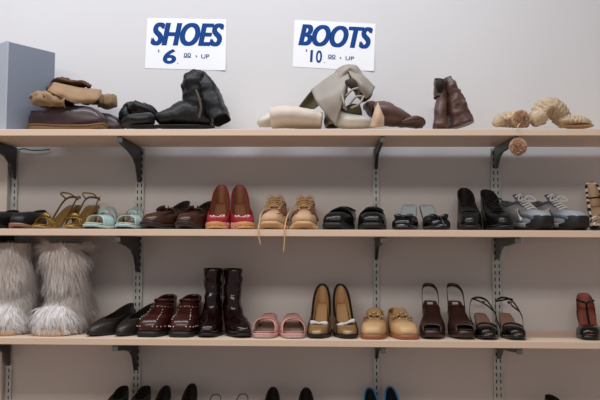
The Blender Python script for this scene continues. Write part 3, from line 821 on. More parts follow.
def ankle_boot(px, rz, side, seed, label, lean):
    f = Form(.24, .086, side, .05, .010, .006, toe=.55, heel=.74, waist=.7)
    t = place('burgundy_ankle_boot', label, 'boot', 'pair of burgundy ankle boots', px, 3, f, -.28, rz)
    sole(f, t, M_bsole, th=.008, grow=.003); heel(f, t, M_bsole, .27, .8, .75, .5, curve=1, th=.007)
    upper(f, t, M_burg, M_binner, t1=.5, hb=.065, hs=.06, ht=.06, ow=.9, bulge=.004, tb=(.45, .5), shaft=[(.145, .055, .031, .043), (.19, .058, .032, .048), (.232, .06, .034, .052)], wr=.007, wf=40, seed=seed, throatw=.85, heelw=.85)
    tube('zip', [(f.side*.033, .055, .13), (f.side*.034, .056, .17), (f.side*.035, .058, .225)], .0018, M_binner, t, n=6)
    V, Fc = [], []; tube_data([(0, .058+.054, .21), (.0, .116, .226)], [(.004, .002)]*2, (1, 0, 0), 2, 6, True, V=V, Fc=Fc); mesh('pull_tab', V, Fc, M_burg, t)
ankle_boot(208, 4, 1, 2, 'glossy burgundy ankle boot beside the studded clogs', 0)
ankle_boot(243, 19, -1, 7, 'glossy burgundy ankle boot beside the pink slide sandals', 0)

def slide(px, rz, side, label):
    f = Form(.235, .090, side, .046, .012, .005, toe=.4, toew=1.0)
    t = place('pink_slide_sandal', label, 'sandal', 'pair of pink cross-strap slides', px, 3, f, -.285, rz)
    sole(f, t, M_pinkin, lambda q: 0 if q < .25 else .002, grow=.002, name='outsole', dz=-.005)
    sole(f, t, M_pink, th=.007, grow=.003, name='footbed_rim', dz=.002); insole(f, t, M_pinkin, .93, .004)
    band(f, t, M_pink, .50, .80, .18, .050, name='cross_strap', inner=M_pinkin, flat=.65)
    band(f, t, M_pink, .80, .50, .18, .0535, name='cross_strap', inner=M_pinkin, flat=.65)
slide(264.2, -1, 1, 'pink cross-strap slide beside the burgundy ankle boot')
slide(292.5, 2, -1, 'pink cross-strap slide beside the bow pumps')

def bow_pump(px, rz, side, label, tilt):
    f = Form(.23, .086, side, .09, .008, .003, toe=.62, heel=.54, waist=.56, toew=.95)
    t = place('black_and_gold_pump', label, 'pump', 'pair of black and gold bow pumps', px, 3, f, -.28, rz)
    sole(f, t, M_pblack, th=.006, grow=.002); insole(f, t, M_pins, .9, .004)
    heel(f, t, M_pblack, .22, .25, .25, .3)
    o, top, V = upper(f, t, M_goldv, M_pins, t1=.73, hb=.074, hs=.036, ht=.034, ow=.9, bulge=.002, ps=1.8, tk=.6, throatw=.95, thick=.0016)
    closed_tube('topline_binding', top, .0046, M_pblack, o, ref=(0, 0, 1))
    closed_tube('welt', [v+Vector((0, 0, .003)) for v in f.ring(1, 0, .002)], (.004, .002), M_pblack, t)
    for s in (-1, 1):
        n = f.N; P = [V[j*n+(17 if s > 0 else 31)]+Vector((s*.002, -.0005, 0)) for j in range(0, 12, 2)]
        tube('side_stripe', P, [(.009, .0015)]*len(P), M_pblack, t, ref=(0, 1, 0), seg=14)
    bow('bow', (f.cx(.72), f.L/2-.71*f.L-.008, f.zf(.7)+.038), .06, .014, M_white, t, tilt=tilt)
bow_pump(317.9, -4, 1, 'black and gold pump with white bow beside the pink slides', -.05)
bow_pump(348, 5, -1, 'black and gold pump with tilted white bow beside the tan loafers', .32)

def chain_loafer(px, rz, side, label):
    f = Form(.25, .092, side, .014, .011, .004, toe=.4, toew=1.02)
    t = place('tan_chain_loafer', label, 'loafer', 'pair of tan chain loafers', px, 3, f, -.29, rz)
    M_ts = mat('chestnut_sole', (150, 92, 60), .5)
    sole(f, t, M_ts, lambda q: 0, grow=.003); insole(f, t, M_tanin)
    o, top, V = upper(f, t, M_tan, M_tanin, t1=.5, hb=.06, hs=.05, ht=.06, tb=(.45, .62), ow=.84, bulge=.005, throatw=.8)
    closed_tube('topline_binding', top, .0025, M_tan, o)
    L = f.L
    tube('tongue', [(0, L/2-.6*L, f.zf(.55)+.048), (0, L/2-.48*L, f.zf(.5)+.062), (0, L/2-.40*L, f.zf(.4)+.074)], [(.02, .002), (.026, .003), (.02, .002)], M_tan, t, ref=(1, 0, 0), n=12)
    tube('saddle_strap', [(-.043, L/2-.56*L, f.zf(.5)+.024), (-.028, L/2-.57*L, f.zf(.5)+.052), (0, L/2-.58*L, f.zf(.5)+.060), (.028, L/2-.57*L, f.zf(.5)+.052), (.043, L/2-.56*L, f.zf(.5)+.024)], [(.009, .002)]*5, M_tan, t, ref=(0, 1, .5), n=8)
    for i in range(5):
        a = (i-2)*.0135; c = Vector((a, L/2-.60*L-.004, f.zf(.5)+.062-abs(a)*.55))
        P = [c+Vector((.0095*cos(q*pi/6), (-.002 if i % 2 else .002)-.003*sin(q*pi/6), .0075*sin(q*pi/6))) for q in range(12)]
        closed_tube('chain_link', P, .0019, M_chain, t, ref=(.1, 1, .2))
    P = [(-.034, L/2-.66*L, .055), (-.03, L/2-.84*L, .048), (0, L/2-.91*L, .044), (.03, L/2-.84*L, .048), (.034, L/2-.66*L, .055)]
chain_loafer(374, -5, 1, 'tan loafer with gold chain beside the bow pumps')
chain_loafer(408, 5, -1, 'tan loafer with gold chain beside the brown slingbacks')

def slingback(px, rz, side, label):
    f = Form(.225, .09, side, .085, .024, .006, toe=.45, heel=.66)
    t = place('brown_slingback', label, 'slingback shoe', 'pair of brown slingback shoes', px, 3, f, -.28, rz)
    sole(f, t, M_choc, th=.02, grow=.002, name='platform'); insole(f, t, M_chocin, .95, .004)
    heel(f, t, M_choc, .26, .7, .6, .4, curve=.9, th=.018)
    L = f.L
    # high vamp, open at the toe
    V = []; Fc = []; K = 12; mm = 24
    for i in range(mm+1):
        v = i/mm; a = pi*v; s_ = sin(a); c_ = cos(a)
        ta, tb = .34+.10*s_, .95-.09*s_
        for j in range(K+1):
            q = tb+(ta-tb)*j/K; hw = f.hw(min(.97, q))+.001
            z = f.zf(q)-.003+(.026+.024*(j/K)**.8)*s_**.6
            V.append((f.cx(q)-math.copysign(abs(c_)**.7, c_)*hw*(1-.18*s_*j/K), L/2-q*L, z))
    for i in range(mm):
        for j in range(K):
            a = i*(K+1)+j; Fc.append((a, a+1, a+K+2, a+K+1)[::-1])
    mesh('vamp', V, Fc, M_choc, t, solid=.0025, off=0, inner=M_chocin)
    tube('vamp_binding', [V[i*(K+1)+K] for i in range(0, mm+1, 2)], .003, M_choc, t, seg=30)
    tube('toe_binding', [V[i*(K+1)] for i in range(0, mm+1, 2)], .003, M_choc, t, seg=30)
    h = f.zf(.05)+.05
    ribbon('heel_strap', [(-f.hw(.35), L/2-.34*L, f.zf(.35)+.01), (-f.hw(.2)-.002, L/2-.16*L, h-.012), (-.018, L/2+.002, h+.012), (.012, L/2+.003, h+.012), (f.hw(.2)+.002, L/2-.16*L, h-.012), (f.hw(.35), L/2-.34*L, f.zf(.35)+.01)], .014, M_choc, t, ref=(0, 0, 1), seg=30)
    V, Fc = [], []; z = f.zf(.2)+.008
    V = [(-.010, L/2-.30*L, f.zf(.30)+.0065), (.010, L/2-.30*L, f.zf(.30)+.0065), (.010, L/2-.16*L, f.zf(.16)+.0065), (-.010, L/2-.16*L, f.zf(.16)+.0065)]
    mesh('insole_tag', V, [(0, 1, 2, 3)], M_tag, t, smooth=False, solid=.001, off=1)
slingback(434, -5, 1, 'chocolate brown slingback beside the tan loafers')
slingback(465, -1, -1, 'chocolate brown slingback beside the strappy black sandals')

def strappy(px, rz, side, label, k):
    f = Form(.235, .084, side, .055, .010, .006, toe=.5, heel=.62)
    t = place('black_strappy_sandal', label, 'sandal', 'pair of black strappy sandals', px, 3, f, -.285, rz)
    sole(f, t, M_patent, th=.008, grow=.001); insole(f, t, mat('sand_insole', (150, 120, 104), .5), .93)
    heel(f, t, M_patent, .2, .3, .3, .35)
    o, top, V = upper(f, t, M_patent, M_binner, t0=.62, t1=.78, hb=.02, hs=.03, ht=.034, ow=.95, bulge=.002, tk=.6, heelw=1, throatw=.8) if False else (None, None, None)
    band(f, t, M_patent, .86, .86, .26, .036, name='toe_cap', inner=M_binner, flat=.55, cap=.22)
    L = f.L; z0 = f.zf(.6)
    closed_tube('throat_binding', [(f.cx(.7)+.034*cos(q*pi/8), L/2-.72*L+.03*sin(q*pi/8), f.zf(.72)+.026+.012*sin(q*pi/8)) for q in range(16)], .0035, M_patent, t)
    h = f.zf(.05)+.05
    P = [(-f.hw(.62), L/2-.62*L, f.zf(.62)+.02), (-.046, L/2-.42*L, f.zf(.4)+.03), (-.03, L/2-.1*L, h), (0, L/2+.004, h+.012), (.03, L/2-.1*L, h), (.046, L/2-.42*L, f.zf(.4)+.03), (f.hw(.62), L/2-.62*L, f.zf(.62)+.02)]
    ribbon('heel_strap', P, .008, M_patent, t, ref=(0, 0, 1), seg=34)
    P = [(-.03, L/2-.1*L, h), (-.03*k, L/2-.3*L, h+.012), (.01, L/2-.42*L, h-.006), (.04, L/2-.35*L, h-.03)]
    st = ribbon('ankle_strap', P, .006, M_patent, t, ref=(0, 0, 1), seg=20)
    tube('buckle', [(.0, L/2-.36*L, h+.002), (.008, L/2-.38*L, h+.0)], .005, M_patent, st, n=6, seg=3)
strappy(490.5, -3, 1, 'black strappy sandal beside the brown slingback', 1)
strappy(517, -4, -1, 'black strappy sandal at the end of the row by the bare stretch of shelf', -.6)

def coral(px, rz):
    f = Form(.215, .088, 1, .075, .010, .004, toe=.55, heel=.8)
    t = place('coral_lined_sandal', 'black T-strap sandal with coral insole standing alone at the shelf end', 'sandal', None, px, 3, f, -.27, rz)
    sole(f, t, M_patent, th=.009); insole(f, t, M_redins, .96, .004); heel(f, t, M_patent, .22, .3, .3, .35)
    V = []; Fc = []; K = 6; m_ = 20
    for i in range(m_+1):
        ph = R(-75+150*i/m_); b = f.pt(ph); hgt = .058*max(0, cos(ph*1.15))**1.1+.004
        for j in range(K+1): V.append(Vector((b.x, b.y+.006*j/K, b.z+hgt*j/K)))
    for i in range(m_):
        for j in range(K): a = i*(K+1)+j; Fc.append((a, a+1, a+K+2, a+K+1))
    mesh('heel_counter', V, Fc, M_pblack, t, solid=.003, off=-1, inner=M_redins)
    L = f.L
    band(f, t, M_patent, .83, .83, .32, .036, name='toe_cap', flat=.55, cap=.22)
    ribbon('t_strap', [(0, L/2-.72*L, f.zf(.7)+.034), (.0, L/2-.55*L, f.zf(.55)+.045), (0, L/2-.36*L, f.zf(.36)+.06)], .009, M_patent, t, ref=(1, 0, 0))
    ribbon('ankle_strap', [(-f.hw(.2), L/2-.22*L, f.zf(.2)+.045), (0, L/2-.36*L, f.zf(.36)+.062), (f.hw(.2), L/2-.22*L, f.zf(.2)+.045)], .008, M_patent, t, ref=(0, 0, 1))
coral(592, -14)

# ================================================================== LOWEST SHELF: only heel tops show
def low_pump(px, ptop, mt, label, group, W=.072, rz=0):
    p = at(px, ptop, -.06); H = p.z-Z4
    f = Form(.225, W, 1, H-.075, .009, .004, toe=.6, heel=.62, waist=.56)
    t = thing('pump', label, 'pump', (p.x, -.06-f.L/2+.01, Z4+.0004), R(rz), group)
    sole(f, t, mt, th=.006); insole(f, t, M_binner, .9); heel(f, t, mt, .23, .4, .4, .3)
    o, top, _ = upper(f, t, mt, M_binner, t1=.64, hb=.066, hs=.036, ht=.036, ow=.9, bulge=.002, ps=1.8, tk=.6)
    closed_tube('topline_binding', top, .0036, mt, o)
low_pump(166, 386.5, M_pblack, 'black pump on the lowest shelf, beside the dark ankle shoes', 'first black pumps on the lowest shelf')
low_pump(192, 384.5, M_pblack, 'black pump on the lowest shelf, beside the thin strap loops', 'first black pumps on the lowest shelf')
low_pump(273, 388, M_pblack, 'black pump on the lowest shelf, beside the thin strap loop below the burgundy boot', 'second black pumps on the lowest shelf')
low_pump(306, 388.5, M_pblack, 'black pump on the lowest shelf, second of its pair, nearer the blue pumps', 'second black pumps on the lowest shelf')
low_pump(369.5, 388.5, M_bluesh, 'bright blue pump on the lowest shelf, left of its mate', 'pair of blue pumps')
low_pump(390, 387.5, M_bluesh, 'bright blue pump on the lowest shelf, right of its mate', 'pair of blue pumps')
def low_shoe(px, ptop, label, g):
    p = at(px, ptop, -.12); H = p.z-Z4
    f = Form(.22, .068, 1, H-.08, .012, .004)
    t = thing('dark_ankle_shoe', label, 'shoe', (p.x, -.16, Z4+.0004), 0, g)
    sole(f, t, M_bsole, th=.008); heel(f, t, M_bsole, .26, .8, .8, .5, curve=1)
    upper(f, t, M_bsoft, M_binner, t1=.5, hb=.066, hs=.06, ht=.06, ow=.9, box_=1.2, bulge=.005)
low_shoe(120, 388.5, 'black ankle shoe on the lowest shelf, further from the black pumps', 'dark ankle shoes on the lowest shelf')
low_shoe(142.5, 388.5, 'black ankle shoe on the lowest shelf, next to the black pumps', 'dark ankle shoes on the lowest shelf')
low_shoe(554, 397.5, 'single black shoe on the lowest shelf below the bare stretch', None)
def low_sling(px, ptop, label):
    p = at(px, ptop, -.06); H = p.z-Z4
    f = Form(.225, .078, 1, H-.075, .009, .004)
    t = thing('slingback_shoe', label, 'slingback shoe', (p.x, -.06-f.L/2+.01, Z4+.0004), 0, 'slingbacks on the lowest shelf')
    sole(f, t, M_pblack, th=.006); insole(f, t, M_binner, .9); heel(f, t, M_pblack, .22, .3, .3, .3)
    band(f, t, M_pblack, .8, .8, .34, .036, name='vamp')
    L = f.L; h = H-.002
    ribbon('heel_strap', [(-.03, L/2-.4*L, f.zf(.4)), (-.02, L/2-.1*L, h-.018), (-.010, L/2-.006, h-.003), (.010, L/2-.006, h-.003), (.02, L/2-.1*L, h-.018), (.03, L/2-.4*L, f.zf(.4))], .004, M_pblack, t, ref=(0, 0, 1), seg=30)
low_sling(216, 394, 'thin black slingback strap loop on the lowest shelf, beside the black pump')
low_sling(243, 393.5, 'thin black slingback strap loop on the lowest shelf, second of its pair')

# ================================================================== TOP SHELF: boots lying and folded
def W_(t, px, py, Y): return at(px, py, Y)-t.location
def base(name, label, cat, px, group=None, Y=-.16):
    p = at(px, 129, Y); return thing(name, label, cat, (p.x, Y, Z1+.0006), 0, group)
K_ = 1/285.0
def wtube(t, name, P, rad, mt, Y=None, inner=None, cap=False, thick=.0025, n=24, seg=28, wr=0, wf=40, seed=0, ref=(0, 1, 0), sq=1):
    """P: (column, row, depth) points; rad in pixels: (depth radius, in-plane radius)"""
    pts = [W_(t, *p) for p in P]; rr = [(a*K_, b*K_) for a, b in rad]
    V, Fc = tube_data(pts, rr, ref, seg, n, cap, wr, wf, sq, seed)
    V = [Vector((v.x, v.y, max(v.z, .0004))) for v in V]
    return mesh(name, V, Fc, mt, t, solid=0 if cap else thick, off=-1, inner=None if cap else inner)

# folded-back flap of the shaft
def sheet(t, name, P, mt, inner, thick=.003, nu=16, nv=16, wr=.004, seed=0):
    """bent leather sheet through a 3 by n net of (column, row, depth) points"""
    rows = [spl([W_(t, *p) for p in r], nu) for r in P]
    V = []; Fc = []
    cols = [spl([rows[j][i] for j in range(len(rows))], nv) for i in range(nu+1)]
    for i in range(nu+1):
        for j in range(nv+1):
            v = Vector(cols[i][j]); v.y += wr*noise.noise(v*28+Vector((seed, 0, 0))); v.z = max(.0005, v.z); V.append(v)
    for i in range(nu):
        for j in range(nv):
            a = i*(nv+1)+j; Fc.append((a, a+1, a+nv+2, a+nv+1))
    return mesh(name, V, Fc, mt, t, solid=thick, off=0, inner=inner)
# maroon clogs, toes to the side
M_mar = mat('maroon_leather', (66, 48, 52), .34, bump=.3, bscale=30, var=.5, vscale=12)
M_marsole = mat('amber_sole', (118, 86, 50), .5)
def side_clog(px, Y, rz, label):
    f = Form(.285, .105, 1, .012, .012, .010, toe=.45, toew=1.0)
    p = at(px, 128, Y)
    t = thing('maroon_clog', label, 'clog', (p.x, Y, Z1+.0006), R(rz), 'pair of maroon clogs')
    sole(f, t, M_marsole, lambda q: .012*sm(.8, 1, q)+.004*sm(.2, 0, q), grow=.004); insole(f, t, M_binner)
    o, top, V = upper(f, t, M_mar, M_binner, t1=.42, hb=.054, hs=.05, ht=.092, tb=(.55, .82), ow=.8, bulge=.007, throatw=.85)
    closed_tube('topline_binding', top, .003, M_mar, o)
    closed_tube('welt', [v+Vector((0, 0, .004)) for v in f.ring(1, 0, .004)], .003, M_marsole, t)
    bs = band(f, t, M_binner, .26, .24, .035, .062, name='back_strap', flat=.4)
    q = V[7*f.N+12]
    tube('strap_rivet', [(q.x+.001, q.y-.01, q.z-.004), (q.x+.006, q.y-.01, q.z-.004)], .004, M_stud, bs, n=8, seg=2)
side_clog(67.5, -.225, 84, 'maroon leather clog, the front one below the tan suede boots')
side_clog(88, -.095, 84, 'maroon leather clog, the rear one below the tan suede boots')
M_sue = mat('tan_suede', (152, 122, 92), .85, bump=.5, bscale=60, var=.2, vscale=20)
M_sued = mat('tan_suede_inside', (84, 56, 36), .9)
t = base('folded_suede_boot', 'tan suede boot shaft draped wide and open over the maroon clogs', 'boot', 78, 'tan suede boots on the maroon clogs', -.15)
sheet(t, 'boot_shaft', [[(57, 84, -.10), (68, 85.5, -.10), (82, 88, -.10), (99, 90.5, -.10)], [(54, 82.5, -.2), (66, 86, -.215), (82, 89.5, -.21), (101, 90.5, -.18)], [(51, 86, -.26), (64, 93, -.275), (80, 98, -.27), (100, 97.5, -.24)], [(47.5, 91, -.265), (58, 96, -.28), (74, 103, -.275), (93, 103.5, -.25)]], M_sue, M_sue, thick=.005, wr=.012, seed=2)
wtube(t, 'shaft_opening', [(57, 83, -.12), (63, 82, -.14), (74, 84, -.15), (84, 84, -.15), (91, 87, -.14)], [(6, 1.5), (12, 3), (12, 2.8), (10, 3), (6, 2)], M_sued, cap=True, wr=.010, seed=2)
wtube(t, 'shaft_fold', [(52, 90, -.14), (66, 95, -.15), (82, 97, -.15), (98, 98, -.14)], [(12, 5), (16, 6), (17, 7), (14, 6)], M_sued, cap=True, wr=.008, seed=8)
wtube(t, 'boot_foot', [(98, 101, -.11), (106, 101.5, -.10), (115, 101, -.10)], [(10, 6), (12, 7), (9, 7)], M_sue, inner=M_sued, cap=True, wr=.006, seed=3, sq=.6)
t = base('folded_suede_boot', 'tan suede boot rolled up in front of its mate on the maroon clog heels', 'boot', 50, 'tan suede boots on the maroon clogs', -.22)
wtube(t, 'boot_shaft', [(36, 99.5, -.23), (42, 99.5, -.24), (54, 101.5, -.245), (69, 103.5, -.25)], [(9, 4), (12, 8), (13, 6.5), (11, 4)], M_sue, inner=M_sued, wr=.012, wf=50, seed=5, sq=.75)
wtube(t, 'rolled_cuff', [(31, 98, -.25), (38, 96, -.265), (46, 97.5, -.27), (50, 102, -.27)], [(3, 1.6), (4, 2.4), (4, 2.6), (2, 1.6)], M_sued, cap=True, wr=.006, wf=60, seed=6)

# black boots
M_bb = mat('worn_black_leather', (19, 20, 24), .45, bump=.5, bscale=36, var=.4, vscale=18, spec=.35)
t = base('black_leather_boot', 'black leather boot with its shaft folded over, below the SHOES sign', 'boot', 192, 'pair of black leather boots', -.18)
wtube(t, 'boot_foot', [(158.5, 123, -.2), (163, 119.5, -.2), (173, 117, -.19), (186, 114, -.18), (200, 116, -.17), (212, 121, -.17)], [(6, 4), (12, 8), (15, 10), (15, 14), (14, 12), (8, 6)], M_bb, cap=True, wr=.004, seed=1, sq=.85)
wtube(t, 'sole', [(155.5, 126.3, -.2), (165, 127, -.2), (185, 127, -.19), (200, 127, -.17), (214, 126.5, -.17)], [(6, 1.4), (13, 1.4), (13, 1.6), (12, 1.6), (7, 1.4)], M_bsole, cap=True)
wtube(t, 'boot_shaft', [(198, 121, -.17), (197.5, 108, -.17), (196.5, 95, -.165), (197, 83, -.16), (202, 77.5, -.155)],
      [(14, 15), (15, 15), (17, 14.5), (20, 13.5), (20, 6)], M_bb, cap=True, wr=.008, wf=34, seed=4, seg=44, n=32, sq=.85)
wtube(t, 'folded_shaft', [(203.5, 75.5, -.15), (208, 88, -.15), (213.5, 104, -.15), (221, 120.5, -.15)],
      [(17, 4), (22, 9), (24, 11), (25, 9.8)], M_bb, inner=M_binner, wr=.006, wf=30, seed=11, seg=40, n=32, sq=.6)
wtube(t, 'shaft_seam', [(196, 90, -.245), (199, 98, -.245), (201, 108, -.242), (199, 118, -.232)], [(1.2, 1.2)]*4, mat('seam_wear', (84, 78, 66), .7), cap=True, n=6)
t = base('black_leather_boot', 'black leather boot lying crumpled beside the maroon clogs', 'boot', 142, 'pair of black leather boots', -.16)
wtube(t, 'boot_foot', [(126, 124, -.2), (131, 122, -.22), (141, 121, -.22), (149, 121, -.2), (153, 123, -.19)], [(6, 3), (12, 6.5), (16, 8), (13, 7), (6, 4)], M_bb, cap=True, wr=.005, seed=7)
wtube(t, 'boot_shaft', [(126, 122, -.12), (129, 111, -.1), (137, 108, -.1), (148, 111, -.1), (155, 115, -.08)], [(12, 6), (15, 7), (17, 7), (16, 6.5), (10, 4)], M_bb, inner=M_binner, wr=.009, seed=8, cap=True)
wtube(t, 'sole', [(129, 127.3, -.2), (140, 127.3, -.22), (150, 127.3, -.2), (159, 127, -.19)], [(5, 1.2), (13, 1.2), (12, 1.2), (6, 1.2)], M_bsole, cap=True)

# taupe boots
M_tau = mat('taupe_leather', (156, 147, 137), .5, bump=.3, bscale=26, var=.12)
M_cre = mat('cream_leather', (202, 190, 174), .5, bump=.3, bscale=26, var=.08)
M_oli = mat('olive_lining', (104, 98, 70), .8, var=.3)
M_toe = mat('pale_toe_leather', (200, 196, 184), .35)
t = base('taupe_boot', 'cream boot lying flat with its olive-lined shaft opening, below the BOOTS sign', 'boot', 295, 'pair of pale knee boots', -.2)
wtube(t, 'boot_shaft', [(271, 118.5, -.2), (285, 117.5, -.2), (303, 118.5, -.2), (322, 121, -.2)], [(20, 9.5), (22, 10.5), (22, 10), (18, 7.5)], M_cre, inner=M_oli, wr=.004, wf=22, seed=2, sq=.8)
wtube(t, 'boot_foot', [(258, 125, -.10), (263, 122, -.10), (272, 119, -.09), (284, 114, -.08)], [(5, 3), (9, 6), (11, 8), (11, 8)], M_toe, cap=True, seed=3)
wtube(t, 'shaft_lining', [(272, 119.5, -.2), (282, 119, -.2)], [(18, 7.6), (18, 7.6)], M_oli, cap=True)
t = base('taupe_boot', 'taupe boot with its shaft folded over into a tall peak below the BOOTS sign', 'boot', 342, 'pair of pale knee boots', -.18)
wtube(t, 'boot_shaft', [(335, 126, -.16), (334, 112, -.16), (336, 96, -.16), (342, 79, -.16), (351, 75, -.16), (360, 85, -.17), (365, 96, -.18)], [(15, 10), (17, 10), (20, 10), (24, 9), (22, 8), (20, 8), (16, 7)], M_tau, inner=M_oli, wr=.008, wf=22, seed=5, seg=40, n=32)
sheet(t, 'shaft_flap', [[(345, 68, -.20), (330, 76, -.21), (311, 90, -.2)], [(350, 78, -.25), (334, 94, -.27), (318, 104, -.25)], [(346, 88, -.26), (341, 108, -.275), (336, 125, -.26)]], M_oli, M_tau, seed=1)
sheet(t, 'shaft_flap', [[(346, 67, -.20), (360, 73, -.22), (375, 87, -.22)], [(350, 74, -.26), (362, 83, -.275), (371, 95, -.25)], [(352, 80, -.26), (361, 92, -.27), (366, 99, -.25)]], M_tau, M_tau, seed=4)
sheet(t, 'shaft_lining', [[(312, 90, -.19), (304, 100, -.18), (298, 108, -.17)], [(314, 96, -.15), (309, 103, -.15), (304, 109, -.15)], [(320, 104, -.16), (317, 107, -.16), (314, 109, -.16)]], M_oli, M_oli, seed=4)
wtube(t, 'boot_foot', [(372, 125, -.2), (366, 122.5, -.22), (356, 122, -.23), (345, 121, -.22), (338, 118, -.19)], [(4, 3), (11, 6), (13, 7), (12, 8), (10, 8)], M_toe, cap=True)
wtube(t, 'ankle_panel', [(358, 111, -.18), (350, 113, -.19), (344, 117, -.19)], [(10, 8), (12, 8), (10, 6)], M_oli, cap=True, wr=.004)
for k, P in enumerate([[(350, 104, -.28), (356, 97, -.29), (362, 96, -.285)], [(351, 108, -.28), (359, 104, -.295), (364, 96, -.285)], [(346, 96, -.285), (352, 90, -.292), (358, 88, -.285)], [(342, 94, -.282), (344, 103, -.292), (346, 110, -.28)]]):
    wtube(t, 'buckle_strap', P, [(.8, 1.1)]*3, M_tau, cap=True, n=8)
wtube(t, 'shaft_hollow_shade', [(346, 82, -.262), (352, 84, -.268), (356, 91, -.262)], [(4, 2), (5, 5), (4, 2)], mat('shadowed_lining', (58, 50, 40), .9), cap=True)  # solid dark plug; the hollow's shade is painted into its colour

# brown boots
M_bn = mat('brown_boot_leather', (92, 62, 54), .42, bump=.5, bscale=24, var=.4, vscale=14)
M_pk = mat('pinkish_lining', (190, 164, 138), .7)
M_bnd = mat('brown_boot_lining', (34, 22, 20), .8)
t = base('brown_leather_boot', 'brown leather boot lying down beside the pale boots, its light lining showing', 'boot', 396, 'pair of brown leather boots', -.2)
wtube(t, 'boot_shaft', [(373, 115, -.2), (384, 114, -.2), (400, 119, -.19), (414, 123.5, -.18), (423, 125, -.18)], [(20, 12), (20, 12.5), (18, 8.5), (13, 4.5), (7, 3)], M_bn, inner=M_pk, wr=.004, seed=2)
sheet(t, 'turned_lining', [[(378, 102, -.275), (374, 112, -.285), (370, 127, -.28)], [(381, 110, -.29), (378, 118, -.30), (376, 127, -.295)], [(384, 117, -.285), (384, 122, -.29), (384, 126.5, -.285)]], M_pk, M_pk, wr=0)
wtube(t, 'boot_foot', [(366, 107, -.08), (371, 108, -.10), (378, 114, -.14)], [(5, 4), (8, 7), (8, 8)], M_bn, cap=True, wr=.004)
wtube(t, 'toe_fold', [(402, 122, -.24), (412, 119.5, -.25), (420, 120, -.24), (423, 124, -.22)], [(3, 2.5), (5, 3.5), (5, 3.5), (3, 3)], M_bn, cap=True, wr=.003)
t = base('brown_leather_boot', 'brown leather boot folded upright into a tent shape, standing clear of other boots', 'boot', 452, 'pair of brown leather boots', -.16)
wtube(t, 'boot_foot', [(440, 127.2, -.23), (440.5, 115, -.22), (441, 100, -.21), (440, 90, -.2)], [(9, 7.2), (9, 6.5), (9, 5.4), (10, 5.8)], M_bn, cap=True, wr=.005, wf=30, seed=1)
wtube(t, 'boot_shaft', [(439.5, 98, -.2), (439.5, 88, -.2), (440, 79.5, -.21)], [(10, 6), (11, 5.8), (12, 6)], M_bn, inner=M_bnd, wr=.003, seed=2)
wtube(t, 'shaft_opening', [(440, 91, -.235), (439.8, 85, -.242), (440.5, 80, -.24)], [(3, 3), (5, 4.6), (4, 3.6)], M_bnd, cap=True)
wtube(t, 'folded_shaft', [(446, 79.5, -.17), (450, 92, -.17), (455, 108, -.17), (460, 126, -.17)], [(14, 5), (17, 8), (19, 11.5), (20, 14.5)], M_bn, inner=M_bnd, cap=True, wr=.009, wf=34, seed=9, sq=.8, n=36, seg=36)

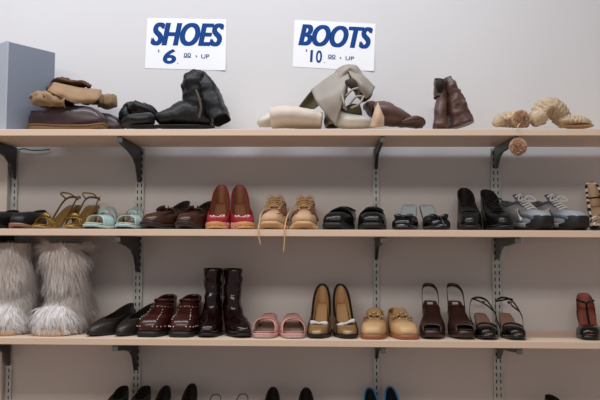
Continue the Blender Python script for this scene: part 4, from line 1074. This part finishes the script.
# knitted boots with pompoms
M_kn = mat('cream_knit', (202, 180, 150), .9, bump=1.0, bscale=130, var=.25, vscale=90)
M_kns = mat('knit_boot_sole', (176, 140, 104), .7)
M_pom = mat('pompom_wool', (236, 204, 176), .9, var=.35, vscale=120)
def knit(t, name, P, rad, **k):
    o = wtube(t, name, P, rad, M_kn, cap=True, n=36, seg=60, **k)
    n = 36
    me = o.data
    for v in me.vertices:
        i = v.index; j, a = divmod(i, n)
        c = Vector((0, 0, 0))
    ns = [v.normal.copy() for v in me.vertices]
    for v, q in zip(me.vertices, ns):
        j, a = divmod(v.index, n); b = sin(a*pi/3)*.0026+sin(j*1.2+(a//6 % 2)*pi)*.0022
        v.co += q*b; v.co.z = max(.0004, v.co.z)
    return o
def pompom(name, c, r, parent, seed, inv=None):
    rng = random.Random(seed); V, Fc = [], []
    for _ in range(3200):
        d = Vector((rng.gauss(0, 1), rng.gauss(0, 1), rng.gauss(0, 1))).normalized(); rr = r*rng.uniform(.82, 1.08)
        s = d.cross(Vector((rng.gauss(0, 1), rng.gauss(0, 1), rng.gauss(0, 1)))).normalized()*.0009; n = len(V)
        V += [c+d*r*.7-s, c+d*r*.7+s, c+d*rr+s*1.4, c+d*rr-s*1.4]; Fc.append((n, n+1, n+2, n+3))
    tube_data([c+Vector((0, 0, r*.8*math.sin(R(a)))) for a in range(-90, 91, 15)], [(r*.8*math.cos(R(a)),)*2 for a in range(-90, 91, 15)], (0, 1, 0), 24, 16, True, V=V, Fc=Fc)
    return mesh(name, V, Fc, M_pom, parent, smooth=False)
t = base('knitted_boot', 'cream knitted boot lying flat with a pompom cord hanging over the shelf edge', 'boot', 515, 'pair of cream knitted boots', -.2)
knit(t, 'knit_shaft', [(495, 124, -.2), (502, 120, -.2), (512, 119.5, -.2), (520, 120, -.2), (526, 121, -.19)], [(6, 3), (14, 6.5), (17, 7.5), (15, 7.5), (10, 6)])
wtube(t, 'shaft_cuff', [(493.5, 124.5, -.25), (498, 121, -.265), (503, 120.5, -.26)], [(3, 3), (5, 5), (3, 5)], M_kn, cap=True, wr=.004)
pompom('pompom', W_(t, 521, 119, -.275), .030, t, 1)
pompom('pompom', W_(t, 518, 146.8, -.322), .029, t, 2)
wtube(t, 'pompom_cord', [(521, 122, -.29), (517.5, 127.5, -.315), (516.5, 133, -.318), (518, 142, -.322)], [(.6, .6)]*4, M_lace, cap=True, n=6)
t = base('knitted_boot', 'cream knitted boot with its shaft bent over, flat sole towards the shelf end', 'boot', 562, 'pair of cream knitted boots', -.18)
knit(t, 'knit_shaft', [(537, 122, -.18), (541, 112, -.18), (548, 107, -.18), (557, 112, -.17), (563, 121, -.16)], [(14, 7), (15, 9), (16, 9.8), (15, 9), (12, 8)])
wtube(t, 'shaft_cuff', [(535, 121, -.2), (538, 118, -.215), (544, 114, -.22)], [(8, 6), (11, 8), (9, 7)], M_kn, cap=True, wr=.003)
knit(t, 'boot_foot', [(559, 121.5, -.17), (569, 121.5, -.18), (580, 122.5, -.18), (589, 124.5, -.18)], [(13, 6), (14, 6), (14, 4.8), (7, 2.8)])
wtube(t, 'sole', [(566, 127.3, -.17), (572, 127.3, -.18), (583, 127, -.18), (591.5, 126, -.18)], [(10, 1), (12, 1.2), (13, 1.4), (7, 1.2)], M_kns, cap=True)
